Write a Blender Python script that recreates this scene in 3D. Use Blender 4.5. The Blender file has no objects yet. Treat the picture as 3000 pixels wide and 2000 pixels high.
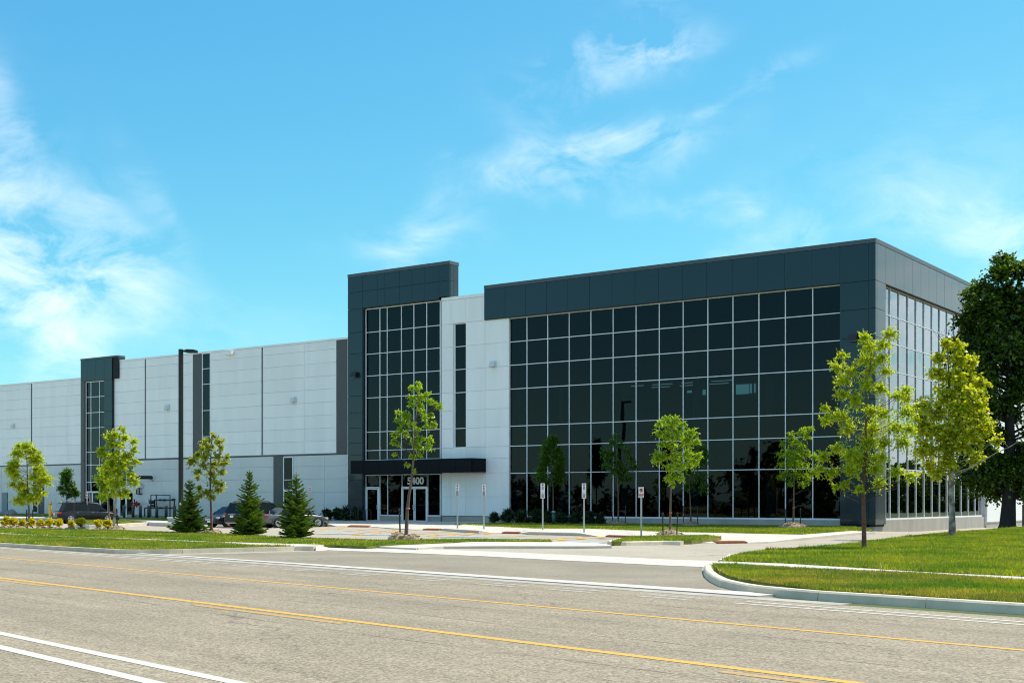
import bpy, bmesh, math, random
import numpy as np
from mathutils import Vector, Matrix
R_ = math.radians
SC = bpy.context.scene
COL = SC.collection
random.seed(7)
RNG = np.random.default_rng(7)

# ------------------------------------------------------------------ camera
EYE = 1.65                    # eye height above the pavement (metres)
K = EYE / 1.44                # facade module -> metres
FPX, CXP, HYP = 3741.0, 1500.0, 1464.0
RV = np.array([.8133, .5818]); FV = np.array([-.5818, .8133])     # camera right / forward on the ground
CAM = -(18.22 * K * RV + 64.0 * K * FV)
cam_d = bpy.data.cameras.new('camera'); cam = bpy.data.objects.new('camera', cam_d); COL.objects.link(cam)
cam.location = (CAM[0], CAM[1], EYE)
cam.rotation_euler = (R_(90), 0, math.atan2(.5818, .8133))
cam_d.sensor_width = 36; cam_d.lens = FPX / 3000 * 36; cam_d.shift_y = (HYP - 1000) / 3000
cam_d.clip_start = .1; cam_d.clip_end = 6000
SC.camera = cam

# ------------------------------------------------------------------ sky, sun, exposure
SUN_EL, SUN_AZ = R_(60), math.atan2(.5, .866)        # azimuth measured from +Y towards +X
SKY_STRENGTH = .15
SKY_SEED = (2.6, 10.0, 28.9)  # picked so added clouds stay out of view and light the facade
world = bpy.data.worlds.new('World'); SC.world = world; world.use_nodes = True
wt = world.node_tree; wt.nodes.clear()
def wn(t, **k):
    n = wt.nodes.new(t)
    for a, v in k.items(): setattr(n, a, v)
    return n
def wl(a, b): wt.links.new(a, b)
def wmath(op, a, b=None, c=None, clamp=False):
    n = wn('ShaderNodeMath', operation=op, use_clamp=clamp)
    for i, v in enumerate((a, b, c)):
        if v is None: continue
        if isinstance(v, (int, float)): n.inputs[i].default_value = v
        else: wl(v, n.inputs[i])
    return n.outputs[0]
def wvec(op, a, b=None):
    n = wn('ShaderNodeVectorMath', operation=op)
    for i, v in enumerate((a, b)):
        if v is None: continue
        if isinstance(v, (tuple, list, Vector)): n.inputs[i].default_value = v
        else: wl(v, n.inputs[i])
    return n
sky = wn('ShaderNodeTexSky', sky_type='NISHITA', sun_disc=False, sun_elevation=SUN_EL, sun_rotation=SUN_AZ,
         air_density=1.0, dust_density=.6, ozone_density=2.2, altitude=200)
# colour response of the photograph's sky: each channel of the physical sky through its own power curve
ssep = wn('ShaderNodeSeparateColor'); wl(sky.outputs[0], ssep.inputs[0]); scom = wn('ShaderNodeCombineColor')
for i, (gain, pw_) in enumerate(((.205, 1.30), (.67, .90), (1.33, .50))): wl(wmath('MULTIPLY', wmath('POWER', ssep.outputs[i], pw_), gain), scom.inputs[i])
tc = wn('ShaderNodeTexCoord')
DIR = tc.outputs['Generated']
warp = wn('ShaderNodeTexNoise'); warp.inputs['Scale'].default_value = 9; warp.inputs['Detail'].default_value = 5
wl(DIR, warp.inputs['Vector'])
wsub = wvec('SUBTRACT', warp.outputs['Color'], (.5, .5, .5))
wsc = wn('ShaderNodeVectorMath', operation='SCALE'); wl(wsub.outputs[0], wsc.inputs[0]); wsc.inputs[3].default_value = .11
DW = wvec('ADD', DIR, wsc.outputs[0]).outputs[0]
def pdir(px, py):
    l, u = (px - CXP) / FPX, (HYP - py) / FPX
    h = l * RV + FV
    return Vector((h[0], h[1], u)).normalized()
# soft cirrus patches: image-plane centre, half length, half height, tilt, weight (each is a real direction in the sky)
CLOUDS = [(10, 640, 300, 110, 78, .95), (110, 800, 250, 120, 25, 1.0), (60, 880, 240, 80, 0, .7), (230, 660, 130, 90, 60, .55), (300, 930, 220, 70, -20, .3),
          (410, 620, 150, 35, 70, .28), (10, 330, 120, 50, 60, .5), (650, 960, 300, 50, 0, .18),
          (1800, 160, 170, 55, -22, .95), (1750, 260, 110, 38, -50, .6), (1920, 120, 90, 30, -15, .6), (1650, 200, 80, 28, 10, .4),
          (1720, 480, 250, 55, -14, .8), (1600, 560, 190, 34, -10, .7), (1880, 430, 120, 34, -10, .5), (1400, 520, 90, 28, 30, .3), (1550, 330, 60, 120, 0, .2), (1990, 590, 140, 24, 10, .4),
          (1190, 700, 130, 55, 0, .8), (1230, 590, 100, 40, -30, .3), (2200, 650, 60, 70, -40, .55),
          (2230, 240, 110, 26, -25, .45), (2060, 310, 90, 20, -25, .3), (2900, 740, 190, 80, 15, 1.0), (2650, 620, 300, 90, 10, .3), (2880, 480, 300, 150, 0, .2), (1820, 20, 100, 28, 0, .3)]
acc = None
for (px, py, ha, hb, rot, w) in CLOUDS:
    c = pdir(px, py)
    r = Vector((RV[0], RV[1], 0)); r = (r - c * r.dot(c)).normalized(); u = c.cross(r); u = u if u.z > 0 else -u
    a = R_(rot); e1 = (r * math.cos(a) - u * math.sin(a)) * (FPX / ha / 1.35); e2 = (r * math.sin(a) + u * math.cos(a)) * (FPX / hb / 1.35)
    d = wvec('SUBTRACT', DW, tuple(c)).outputs[0]
    x = wvec('DOT_PRODUCT', d, tuple(e1)).outputs['Value']; y = wvec('DOT_PRODUCT', d, tuple(e2)).outputs['Value']
    q = wmath('ADD', wmath('MULTIPLY', x, x), wmath('MULTIPLY', y, y))
    m = wmath('MULTIPLY', wmath('POWER', 2.718, wmath('MULTIPLY', q, -1.6)), w)
    acc = m if acc is None else wmath('ADD', acc, m)
fb = wn('ShaderNodeTexNoise'); fb.inputs['Scale'].default_value = 15; fb.inputs['Detail'].default_value = 9; fb.inputs['Roughness'].default_value = .62
fb.inputs['Distortion'].default_value = .5
mp = wn('ShaderNodeMapping'); mp.inputs['Scale'].default_value = (1, 1, 1.9); mp.inputs['Rotation'].default_value = (.3, .25, 0)
wl(DIR, mp.inputs['Vector']); wl(mp.outputs[0], fb.inputs['Vector'])
br = wn('ShaderNodeTexNoise'); br.inputs['Scale'].default_value = 1.7; br.inputs['Detail'].default_value = 3; brm = wn('ShaderNodeMapping'); brm.inputs['Location'].default_value = SKY_SEED; wl(DIR, brm.inputs['Vector']); wl(brm.outputs[0], br.inputs['Vector'])
bro = wmath('MULTIPLY', wmath('SUBTRACT', br.outputs[0], .47, clamp=True), 8.0)  # cloud field added mostly out of view to brighten the shaded white walls
fbc = wmath('MULTIPLY', wmath('SUBTRACT', fb.outputs[0], .38, clamp=True), 3.4)
dens = wmath('MULTIPLY', wmath('ADD', wmath('MULTIPLY', acc, .34), wmath('MULTIPLY', bro, 1.0)), fbc)
dens = wmath('SUBTRACT', 1, wmath('POWER', 2.718, wmath('MULTIPLY', dens, -1.55)), clamp=True)
dens = wmath('MULTIPLY', dens, .93)
cmix = wn('ShaderNodeMix', data_type='RGBA'); wl(dens, cmix.inputs[0]); wl(scom.outputs[0], cmix.inputs[6])
cmix.inputs[7].default_value = (4.7, 4.85, 4.9, 1)
bg = wn('ShaderNodeBackground'); bg.inputs[1].default_value = SKY_STRENGTH; wl(cmix.outputs[2], bg.inputs[0])
wo = wn('ShaderNodeOutputWorld'); wl(bg.outputs[0], wo.inputs[0])

sd = bpy.data.lights.new('sun', 'SUN'); sd.energy = 2.9; sd.angle = R_(.5); sd.color = (1, .93, .82)
sun = bpy.data.objects.new('sun', sd); COL.objects.link(sun)
tosun = Vector((math.sin(SUN_AZ) * math.cos(SUN_EL), math.cos(SUN_AZ) * math.cos(SUN_EL), math.sin(SUN_EL)))
sun.rotation_euler = tosun.to_track_quat('Z', 'Y').to_euler(); sun.location = (0, 0, 60)
vs = SC.view_settings; vs.view_transform = 'Standard'; vs.look = 'None'; vs.exposure = 1.0; vs.gamma = 1; vs.use_curve_mapping = False
SC.cycles.filter_width = 1.1; SC.cycles.max_bounces = 8; SC.cycles.transparent_max_bounces = 12; SC.cycles.caustics_reflective = False; SC.cycles.caustics_refractive = False

# ------------------------------------------------------------------ geometry helpers
def ray(px): return (px - CXP) / FPX * RV + FV
def gp(px, py, z=0.):
    """ground point (metres) under a sight line at height z"""
    d = (EYE - z) * FPX / (py - HYP); p = CAM + d * ray(px); return (float(p[0]), float(p[1]))
def depth(x, y): return float((np.array([x, y]) - CAM) @ FV)
def at_plane(px, py, Y):
    r = ray(px); d = (Y - CAM[1]) / r[1]; return (float(CAM[0] + d * r[0]), Y, float(EYE - (py - HYP) / FPX * d))

class MB:
    def __init__(s): s.v = []; s.f = []; s.sm = []
    def add(s, vs, fs, smooth=False):
        o = len(s.v); s.v += [tuple(v) for v in vs]; s.f += [[o + i for i in f] for f in fs]; s.sm += [smooth] * len(fs); return s
    def box(s, x0, x1, y0, y1, z0, z1, M=None):
        vs = [(x, y, z) for x in (x0, x1) for y in (y0, y1) for z in (z0, z1)]
        if M is not None: vs = [tuple(M @ Vector(v)) for v in vs]
        return s.add(vs, [(0, 1, 3, 2), (4, 6, 7, 5), (0, 4, 5, 1), (2, 3, 7, 6), (0, 2, 6, 4), (1, 5, 7, 3)])
    def prism(s, poly, z0, z1):
        n = len(poly); a = sum(poly[i][0] * poly[(i + 1) % n][1] - poly[(i + 1) % n][0] * poly[i][1] for i in range(n))
        if a < 0: poly = poly[::-1]
        vs = [(x, y, z0) for x, y in poly] + [(x, y, z1) for x, y in poly]
        return s.add(vs, [list(range(n, 2 * n)), list(range(n - 1, -1, -1))] + [(i, (i + 1) % n, n + (i + 1) % n, n + i) for i in range(n)])
    def tube(s, pts, rad, seg=8, cap=True):
        pts = [Vector(p) for p in pts]
        if isinstance(rad, (int, float)): rad = [rad] * len(pts)
        vs = []; up = None
        for i, p in enumerate(pts):
            t = (pts[min(i + 1, len(pts) - 1)] - pts[max(i - 1, 0)]).normalized()
            if up is None: up = t.orthogonal().normalized()
            up = (up - t * up.dot(t)).normalized(); w = t.cross(up)
            for k in range(seg):
                a = 2 * math.pi * k / seg; vs.append(p + (up * math.cos(a) + w * math.sin(a)) * rad[i])
        fs = [(i * seg + k, i * seg + (k + 1) % seg, (i + 1) * seg + (k + 1) % seg, (i + 1) * seg + k) for i in range(len(pts) - 1) for k in range(seg)]
        if cap: fs += [list(range(seg - 1, -1, -1)), list(range((len(pts) - 1) * seg, len(pts) * seg))]
        return s.add(vs, fs, True)
    def build(s, name, mat, parent=None, bevel=0, loc=None):
        me = bpy.data.meshes.new(name); me.from_pydata(s.v, [], s.f); me.materials.append(mat)
        me.polygons.foreach_set('use_smooth', s.sm)
        if bevel:
            bm = bmesh.new(); bm.from_mesh(me); bmesh.ops.remove_doubles(bm, verts=bm.verts, dist=1e-5)
            bmesh.ops.bevel(bm, geom=[e for e in bm.edges if e.is_manifold and e.calc_face_angle(0) > .5], offset=bevel, segments=2, affect='EDGES', profile=.5)
            bm.to_mesh(me); bm.free()
        me.update()
        return link(name, me, parent, loc)
def link(name, me, parent=None, loc=None):
    o = bpy.data.objects.new(name, me); COL.objects.link(o)
    if parent is not None: o.parent = parent
    if loc is not None: o.location = loc
    return o
def npmesh(name, V, F, mat, parent=None, smooth=False):
    V = np.asarray(V, np.float32); F = np.asarray(F, np.int32); me = bpy.data.meshes.new(name)
    me.vertices.add(len(V)); me.vertices.foreach_set('co', V.ravel())
    k = F.shape[1]; me.loops.add(F.size); me.loops.foreach_set('vertex_index', F.ravel())
    me.polygons.add(len(F)); me.polygons.foreach_set('loop_start', np.arange(0, F.size, k, dtype=np.int32)); me.polygons.foreach_set('loop_total', np.full(len(F), k, np.int32))
    if smooth: me.polygons.foreach_set('use_smooth', np.ones(len(F), bool))
    me.materials.append(mat); me.update(calc_edges=True); me.validate()
    return link(name, me, parent)
def tag(o, label=None, cat=None, group=None, kind=None):
    if label: o['label'] = label
    if cat: o['category'] = cat
    if group: o['group'] = group
    if kind: o['kind'] = kind
    return o
def empty(name, loc=(0, 0, 0), rz=0):
    o = bpy.data.objects.new(name, None); COL.objects.link(o); o.location = loc; o.rotation_euler = (0, 0, rz); o.empty_display_size = .3; return o
def copy_tree(o, parent=None):
    c = o.copy(); COL.objects.link(c)
    if parent is not None: c.parent = parent
    for ch in list(o.children): copy_tree(ch, c)
    return c
def struct(o): o['kind'] = 'structure'; return o

# ------------------------------------------------------------------ materials
def mat(name, col, rough=.6, metal=0, spec=.5, coat=0, vary=0, vscale=3, bump=0, bscale=40, col2=None, detail=4, objvary=0, stretch=None):
    m = bpy.data.materials.new(name); m.use_nodes = True; t = m.node_tree; b = t.nodes['Principled BSDF']
    b.inputs['Base Color'].default_value = (*col, 1); b.inputs['Roughness'].default_value = rough; b.inputs['Metallic'].default_value = metal
    b.inputs['Specular IOR Level'].default_value = spec; b.inputs['Coat Weight'].default_value = coat
    L = t.links.new; out = None
    geo = t.nodes.new('ShaderNodeNewGeometry'); pos = geo.outputs['Position']
    if stretch:
        mp_ = t.nodes.new('ShaderNodeMapping'); mp_.inputs['Scale'].default_value = stretch; L(pos, mp_.inputs[0]); pos = mp_.outputs[0]
    if vary or col2:
        n = t.nodes.new('ShaderNodeTexNoise'); n.inputs['Scale'].default_value = vscale; n.inputs['Detail'].default_value = detail; L(pos, n.inputs['Vector'])
        r = t.nodes.new('ShaderNodeValToRGB'); c2 = col2 or tuple(c * (1 + vary) for c in col); c1 = col if col2 else tuple(c * (1 - vary) for c in col)
        r.color_ramp.elements[0].position = .35; r.color_ramp.elements[1].position = .65
        r.color_ramp.elements[0].color = (*c1, 1); r.color_ramp.elements[1].color = (*c2, 1)
        L(n.outputs[0], r.inputs[0]); out = r.outputs[0]
    if objvary:
        oi = t.nodes.new('ShaderNodeObjectInfo'); mr = t.nodes.new('ShaderNodeMapRange'); mr.inputs[3].default_value = 1 - objvary; mr.inputs[4].default_value = 1 + objvary
        L(oi.outputs['Random'], mr.inputs[0]); mx = t.nodes.new('ShaderNodeMix'); mx.data_type = 'RGBA'; mx.blend_type = 'MULTIPLY'; mx.inputs[0].default_value = 1
        if out is None: mx.inputs[6].default_value = (*col, 1)
        else: L(out, mx.inputs[6])
        L(mr.outputs[0], mx.inputs[7]); out = mx.outputs[2]
    if out is not None: L(out, b.inputs['Base Color'])
    if bump:
        n2 = t.nodes.new('ShaderNodeTexNoise'); n2.inputs['Scale'].default_value = bscale; n2.inputs['Detail'].default_value = 3; L(pos, n2.inputs['Vector'])
        bp = t.nodes.new('ShaderNodeBump'); bp.inputs['Strength'].default_value = bump; bp.inputs['Distance'].default_value = .02; L(n2.outputs[0], bp.inputs['Height']); L(bp.outputs[0], b.inputs['Normal'])
    return m

def asphalt(name, col, grain=.35, patch=.1, streak=False):
    """aggregate speckle, patchy wear and, on the road, long tyre-polished bands"""
    m = bpy.data.materials.new(name); m.use_nodes = True; t = m.node_tree; b = t.nodes['Principled BSDF']; L = t.links.new
    g = t.nodes.new('ShaderNodeNewGeometry').outputs['Position']
    def noise(sc, det, rough=.6, vec=g):
        n = t.nodes.new('ShaderNodeTexNoise'); n.inputs['Scale'].default_value = sc; n.inputs['Detail'].default_value = det; n.inputs['Roughness'].default_value = rough; L(vec, n.inputs['Vector']); return n.outputs[0]
    def mr(v, a, c, lo=.3, hi=.7):
        n = t.nodes.new('ShaderNodeMapRange'); n.inputs[1].default_value = lo; n.inputs[2].default_value = hi; n.inputs[3].default_value = a; n.inputs[4].default_value = c; L(v, n.inputs[0]); return n.outputs[0]
    def mul(a, c):
        n = t.nodes.new('ShaderNodeMath'); n.operation = 'MULTIPLY'; L(a, n.inputs[0]); L(c, n.inputs[1]); return n.outputs[0]
    vo = t.nodes.new('ShaderNodeTexVoronoi'); vo.inputs['Scale'].default_value = 42; L(g, vo.inputs['Vector'])
    sep = t.nodes.new('ShaderNodeSeparateColor'); L(vo.outputs['Color'], sep.inputs[0])
    sp = mr(sep.outputs[0], 1 - grain, 1 + grain, 0, 1)
    f = mul(mul(sp, mr(noise(.35, 5), 1 - patch, 1 + patch)), mr(noise(14, 4, .7), 1 - grain * .3, 1 + grain * .3))
    if streak:
        mp_ = t.nodes.new('ShaderNodeMapping'); mp_.inputs['Rotation'].default_value = (0, 0, math.atan2(.2165, .9762)); L(g, mp_.inputs[0])
        mp2 = t.nodes.new('ShaderNodeMapping'); mp2.inputs['Scale'].default_value = (.03, 1.1, 1); L(mp_.outputs[0], mp2.inputs[0])
        f = mul(f, mr(noise(1, 4, .6, mp2.outputs[0]), .84, 1.13))
    mx = t.nodes.new('ShaderNodeMix'); mx.data_type = 'RGBA'; mx.blend_type = 'MULTIPLY'; mx.inputs[0].default_value = 1; mx.inputs[6].default_value = (*col, 1); L(f, mx.inputs[7])
    # thin dark cracks
    vc = t.nodes.new('ShaderNodeTexVoronoi'); vc.feature = 'DISTANCE_TO_EDGE'; vc.inputs['Scale'].default_value = .16
    wp = t.nodes.new('ShaderNodeVectorMath'); wp.operation = 'MULTIPLY_ADD'; nn = t.nodes.new('ShaderNodeTexNoise'); nn.inputs['Scale'].default_value = 1.3; nn.inputs['Detail'].default_value = 4
    L(g, nn.inputs['Vector']); L(nn.outputs['Color'], wp.inputs[0]); wp.inputs[1].default_value = (1.6, 1.6, 0); L(g, wp.inputs[2]); L(wp.outputs[0], vc.inputs['Vector'])
    ck = mr(vc.outputs['Distance'], .72, 1, .0005, .004)
    mx2 = t.nodes.new('ShaderNodeMix'); mx2.data_type = 'RGBA'; mx2.blend_type = 'MULTIPLY'; mx2.inputs[0].default_value = 1; L(mx.outputs[2], mx2.inputs[6]); L(ck, mx2.inputs[7])
    L(mx2.outputs[2], b.inputs['Base Color']); b.inputs['Roughness'].default_value = .85; b.inputs['Specular IOR Level'].default_value = .3
    bp = t.nodes.new('ShaderNodeBump'); bp.inputs['Strength'].default_value = .5; bp.inputs['Distance'].default_value = .01; L(sep.outputs[0], bp.inputs['Height']); L(bp.outputs[0], b.inputs['Normal'])
    return m

def leafmat(name, cols, trans=.45, gloss=.12, patch=0):
    m = bpy.data.materials.new(name); m.use_nodes = True; t = m.node_tree; t.nodes.clear(); L = t.links.new
    o = t.nodes.new('ShaderNodeOutputMaterial'); g = t.nodes.new('ShaderNodeNewGeometry'); r = t.nodes.new('ShaderNodeValToRGB')
    el = r.color_ramp.elements; el[0].color = (*cols[0], 1); el[1].color = (*cols[-1], 1)
    for i, c in enumerate(cols[1:-1]): e = el.new((i + 1) / (len(cols) - 1)); e.color = (*c, 1)
    L(g.outputs['Random Per Island'], r.inputs[0])
    col_ = r.outputs[0]
    if patch:
        for sc_, lo, hi in ((.45, (.55, .78, .7, 1), (1.5, 1.22, 1.3, 1)), (2.6, (.82, .9, .85, 1), (1.2, 1.1, 1.1, 1))):
            nz = t.nodes.new('ShaderNodeTexNoise'); nz.inputs['Scale'].default_value = sc_; nz.inputs['Detail'].default_value = 4; L(g.outputs['Position'], nz.inputs['Vector'])
            rr_ = t.nodes.new('ShaderNodeValToRGB'); rr_.color_ramp.elements[0].position = .36; rr_.color_ramp.elements[1].position = .64; rr_.color_ramp.elements[0].color = lo; rr_.color_ramp.elements[1].color = hi; L(nz.outputs[0], rr_.inputs[0])
            mm = t.nodes.new('ShaderNodeMix'); mm.data_type = 'RGBA'; mm.blend_type = 'MULTIPLY'; mm.inputs[0].default_value = 1; L(col_, mm.inputs[6]); L(rr_.outputs[0], mm.inputs[7]); col_ = mm.outputs[2]
    d = t.nodes.new('ShaderNodeBsdfDiffuse'); tr = t.nodes.new('ShaderNodeBsdfTranslucent'); gl = t.nodes.new('ShaderNodeBsdfGlossy'); gl.inputs['Roughness'].default_value = .42
    br_ = t.nodes.new('ShaderNodeMix'); br_.data_type = 'RGBA'; br_.blend_type = 'MULTIPLY'; br_.inputs[0].default_value = 1; L(col_, br_.inputs[6]); br_.inputs[7].default_value = (1.25, 1.3, .5, 1)
    L(col_, d.inputs[0]); L(br_.outputs[2], tr.inputs[0])
    a = t.nodes.new('ShaderNodeMixShader'); a.inputs[0].default_value = trans; L(d.outputs[0], a.inputs[1]); L(tr.outputs[0], a.inputs[2])
    b2 = t.nodes.new('ShaderNodeMixShader'); b2.inputs[0].default_value = gloss * .35; L(a.outputs[0], b2.inputs[1]); L(gl.outputs[0], b2.inputs[2]); L(b2.outputs[0], o.inputs[0])
    return m

def glassmat(name, tintc, ior=1.52):
    m = bpy.data.materials.new(name); m.use_nodes = True; t = m.node_tree; t.nodes.clear(); L = t.links.new
    o = t.nodes.new('ShaderNodeOutputMaterial'); lw = t.nodes.new('ShaderNodeLayerWeight'); lw.inputs[0].default_value = .5; pw = t.nodes.new('ShaderNodeMath'); pw.operation = 'POWER'; pw.inputs[1].default_value = 4.6; L(lw.outputs['Facing'], pw.inputs[0]); fr = t.nodes.new('ShaderNodeMath'); fr.operation = 'MULTIPLY_ADD'; fr.inputs[1].default_value = 2.3; fr.inputs[2].default_value = .020; fr.use_clamp = True; L(pw.outputs[0], fr.inputs[0])
    tr = t.nodes.new('ShaderNodeBsdfTransparent'); tr.inputs[0].default_value = (*tintc, 1); gl = t.nodes.new('ShaderNodeBsdfGlossy'); gl.inputs['Roughness'].default_value = .005; gl.inputs[0].default_value = (.93, .93, 1, 1)
    g = t.nodes.new('ShaderNodeNewGeometry'); n = t.nodes.new('ShaderNodeTexNoise'); n.inputs['Scale'].default_value = .7; n.inputs['Detail'].default_value = 1; L(g.outputs['Position'], n.inputs['Vector'])
    bp = t.nodes.new('ShaderNodeBump'); bp.inputs['Strength'].default_value = .06; bp.inputs['Distance'].default_value = .05; L(n.outputs[0], bp.inputs['Height']); L(bp.outputs[0], gl.inputs['Normal'])
    mx = t.nodes.new('ShaderNodeMixShader'); L(fr.outputs[0], mx.inputs[0]); L(tr.outputs[0], mx.inputs[1]); L(gl.outputs[0], mx.inputs[2]); L(mx.outputs[0], o.inputs[0]); return m

def emat(name, col, s):
    m = bpy.data.materials.new(name); m.use_nodes = True; b = m.node_tree.nodes['Principled BSDF']; b.inputs['Base Color'].default_value = (*col, 1)
    b.inputs['Emission Color'].default_value = (*col, 1); b.inputs['Emission Strength'].default_value = s; return m

M = {}
M['road'] = asphalt('road_asphalt', (.290, .238, .165), .40, .12, True)
M['apron'] = asphalt('apron_asphalt', (.265, .226, .165), .22, .16)
M['lot'] = asphalt('lot_asphalt', (.40, .345, .265), .18, .1)
M['concrete'] = mat('concrete', (.56, .505, .425), .85, vary=.08, vscale=.9, bump=.15, bscale=60, detail=8)
M['crack'] = mat('crack_dirt', (.15, .125, .09), .95)
M['gutter'] = mat('gutter_concrete', (.40, .36, .30), .85, vary=.15, vscale=1.5, bump=.2, bscale=40, detail=8)
M['kerb'] = mat('kerb_concrete', (.66, .575, .43), .85, vary=.1, vscale=2.5, bump=.3, bscale=45, detail=8)
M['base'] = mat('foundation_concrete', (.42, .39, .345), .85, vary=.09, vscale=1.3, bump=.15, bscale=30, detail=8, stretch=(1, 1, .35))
M['soil'] = mat('soil', (.06, .04, .028), .95, vary=.3, vscale=6, bump=.8, bscale=25)
M['mulch'] = mat('mulch', (.22, .15, .09), .95, col2=(.42, .32, .21), vscale=22, bump=1, bscale=35)
M['white_panel'] = mat('white_panel', (.92, .91, .89), .42, vary=.03, vscale=1.2, objvary=.025, stretch=(1, 1, .12), detail=6)
M['grey_white_panel'] = mat('pale_grey_panel', (.64, .66, .65), .42, vary=.03, vscale=1.2, objvary=.025, stretch=(1, 1, .12), detail=6)
M['backing'] = mat('joint_backing', (.74, .75, .75), .8)
M['dark_backing'] = mat('dark_joint_backing', (.01, .013, .018), .8)
M['charcoal'] = mat('charcoal_panel', (.009, .024, .036), .3, spec=.3, coat=.5, vary=.03, vscale=.6, objvary=.05)
M['coping'] = mat('coping_metal', (.075, .09, .10), .4)
M['grey_panel'] = mat('dark_grey_panel', (.085, .085, .085), .5, vary=.03, vscale=.5)
M['canopy'] = mat('canopy_panel', (.003, .005, .008), .6, spec=.15, objvary=.1)
M['alu'] = mat('white_aluminium', (.86, .88, .89), .4, spec=.5)
M['glass'] = glassmat('tinted_glass', (.21, .31, .33))
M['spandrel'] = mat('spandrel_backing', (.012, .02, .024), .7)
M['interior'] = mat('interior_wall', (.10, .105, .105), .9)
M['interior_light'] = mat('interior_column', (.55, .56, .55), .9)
M['soffit'] = mat('soffit', (.07, .045, .035), .7)
M['roof'] = mat('roof_membrane', (.5, .5, .48), .9, vary=.05)
M['yellow_line'] = mat('yellow_paint', (.66, .35, .055), .7, vary=.12, vscale=30, detail=8)
M['worn_yellow'] = mat('worn_yellow_paint', (.60, .32, .04), .7, col2=(.30, .24, .15), vscale=14, detail=10)
M['white_line'] = mat('white_paint', (.56, .52, .45), .7, vary=.1, vscale=20, detail=8)
M['faint_white'] = mat('worn_white_paint', (.46, .43, .38), .7, vary=.15, vscale=20, detail=8)
M['blue_paint'] = mat('blue_paint', (.34, .43, .50), .7, vary=.1)
M['tactile'] = mat('tactile_rust', (.30, .085, .03), .8, vary=.15, vscale=9)
M['bark'] = mat('bark', (.14, .10, .075), .9, vary=.25, vscale=12, bump=.6, bscale=30, stretch=(1, 1, .25))
M['bark_red'] = mat('reddish_bark', (.15, .075, .05), .9, vary=.25, vscale=12, bump=.5, bscale=30)
M['bark_pale'] = mat('pale_bark', (.52, .46, .38), .9, col2=(.12, .10, .09), vscale=3.3, bump=.4, bscale=20, detail=8)
M['bark_dark'] = mat('dark_bark', (.035, .03, .027), .95, vary=.25, vscale=6, bump=.8, bscale=20, stretch=(1, 1, .2))
M['steel'] = mat('galvanised_steel', (.42, .44, .42), .45, metal=.6)
M['black_metal'] = mat('black_metal', (.012, .012, .014), .45)
M['green_metal'] = mat('green_metal', (.03, .07, .055), .5)
M['grey_pipe'] = mat('grey_pipe', (.025, .032, .04), .5)
M['red_metal'] = mat('red_metal', (.28, .012, .015), .5)
M['red'] = mat('sign_red', (.52, .03, .025), .5)
M['sign_white'] = mat('sign_white', (.78, .77, .74), .4)
M['sign_black'] = mat('sign_black', (.02, .02, .02), .5)
M['sign_blue'] = mat('sign_blue', (.01, .12, .42), .4)
M['bollard_yellow'] = mat('bollard_yellow', (.75, .45, .01), .45)
M['bollard_dark'] = mat('bollard_slate', (.035, .055, .075), .5)
M['bollard_cap'] = mat('bollard_orange', (.30, .13, .03), .6)
M['wood'] = mat('weathered_wood', (.17, .10, .065), .8, vary=.2, vscale=8, stretch=(.3, 3, 3))
M['stone'] = mat('boulder', (.22, .22, .21), .9, vary=.2, vscale=4, bump=.7, bscale=6)
M['lamp_white'] = mat('fixture_white', (.62, .66, .67), .4)
M['lens'] = mat('fixture_lens', (.22, .28, .32), .2)
M['car_black'] = mat('car_black', (.006, .006, .007), .3, spec=.35, coat=.35)
M['car_blue'] = mat('car_navy', (.008, .011, .018), .3, spec=.4, coat=.4)
M['car_grey'] = mat('car_grey', (.11, .115, .125), .3, metal=.5, coat=1)
M['car_glass'] = mat('car_glass', (.005, .010, .012), .06, spec=.28)
M['car_trim'] = mat('car_trim', (.03, .032, .036), .6)
M['chrome'] = mat('chrome', (.62, .63, .64), .18, metal=1)
M['rubber'] = mat('rubber', (.014, .014, .014), .85)
M['rim'] = mat('alloy_rim', (.58, .58, .58), .3, metal=.5)
M['tail'] = mat('tail_light', (.50, .01, .012), .15, coat=1)
M['head'] = mat('head_light', (.62, .64, .66), .1, coat=1)
M['strap'] = mat('orange_strap', (.55, .12, .06), .7)
M['pot'] = mat('planter', (.10, .09, .08), .8)
M['pale_green'] = mat('pale_green_box', (.30, .38, .32), .6)
M['inlit'] = emat('lit_window', (.30, .52, .52), 1.0)
M['tube'] = emat('ceiling_light', (.9, .9, .8), .6)
M['grass_base'] = mat('lawn_soil_grass', (.08, .12, .010), .95, col2=(.24, .23, .04), vscale=1.6, bump=.9, bscale=55, detail=9)
M['ground'] = mat('open_ground', (.07, .10, .025), .95, vary=.2, vscale=.3)
M['grass'] = leafmat('grass_blade', [(.13, .21, .008), (.20, .28, .010), (.27, .33, .016), (.34, .36, .045)], .5, .1, 1)
M['grass_dry'] = leafmat('dry_grass_blade', [(.18, .21, .015), (.27, .26, .03), (.38, .34, .07), (.46, .39, .13)], .35, .05, 1)

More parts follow.
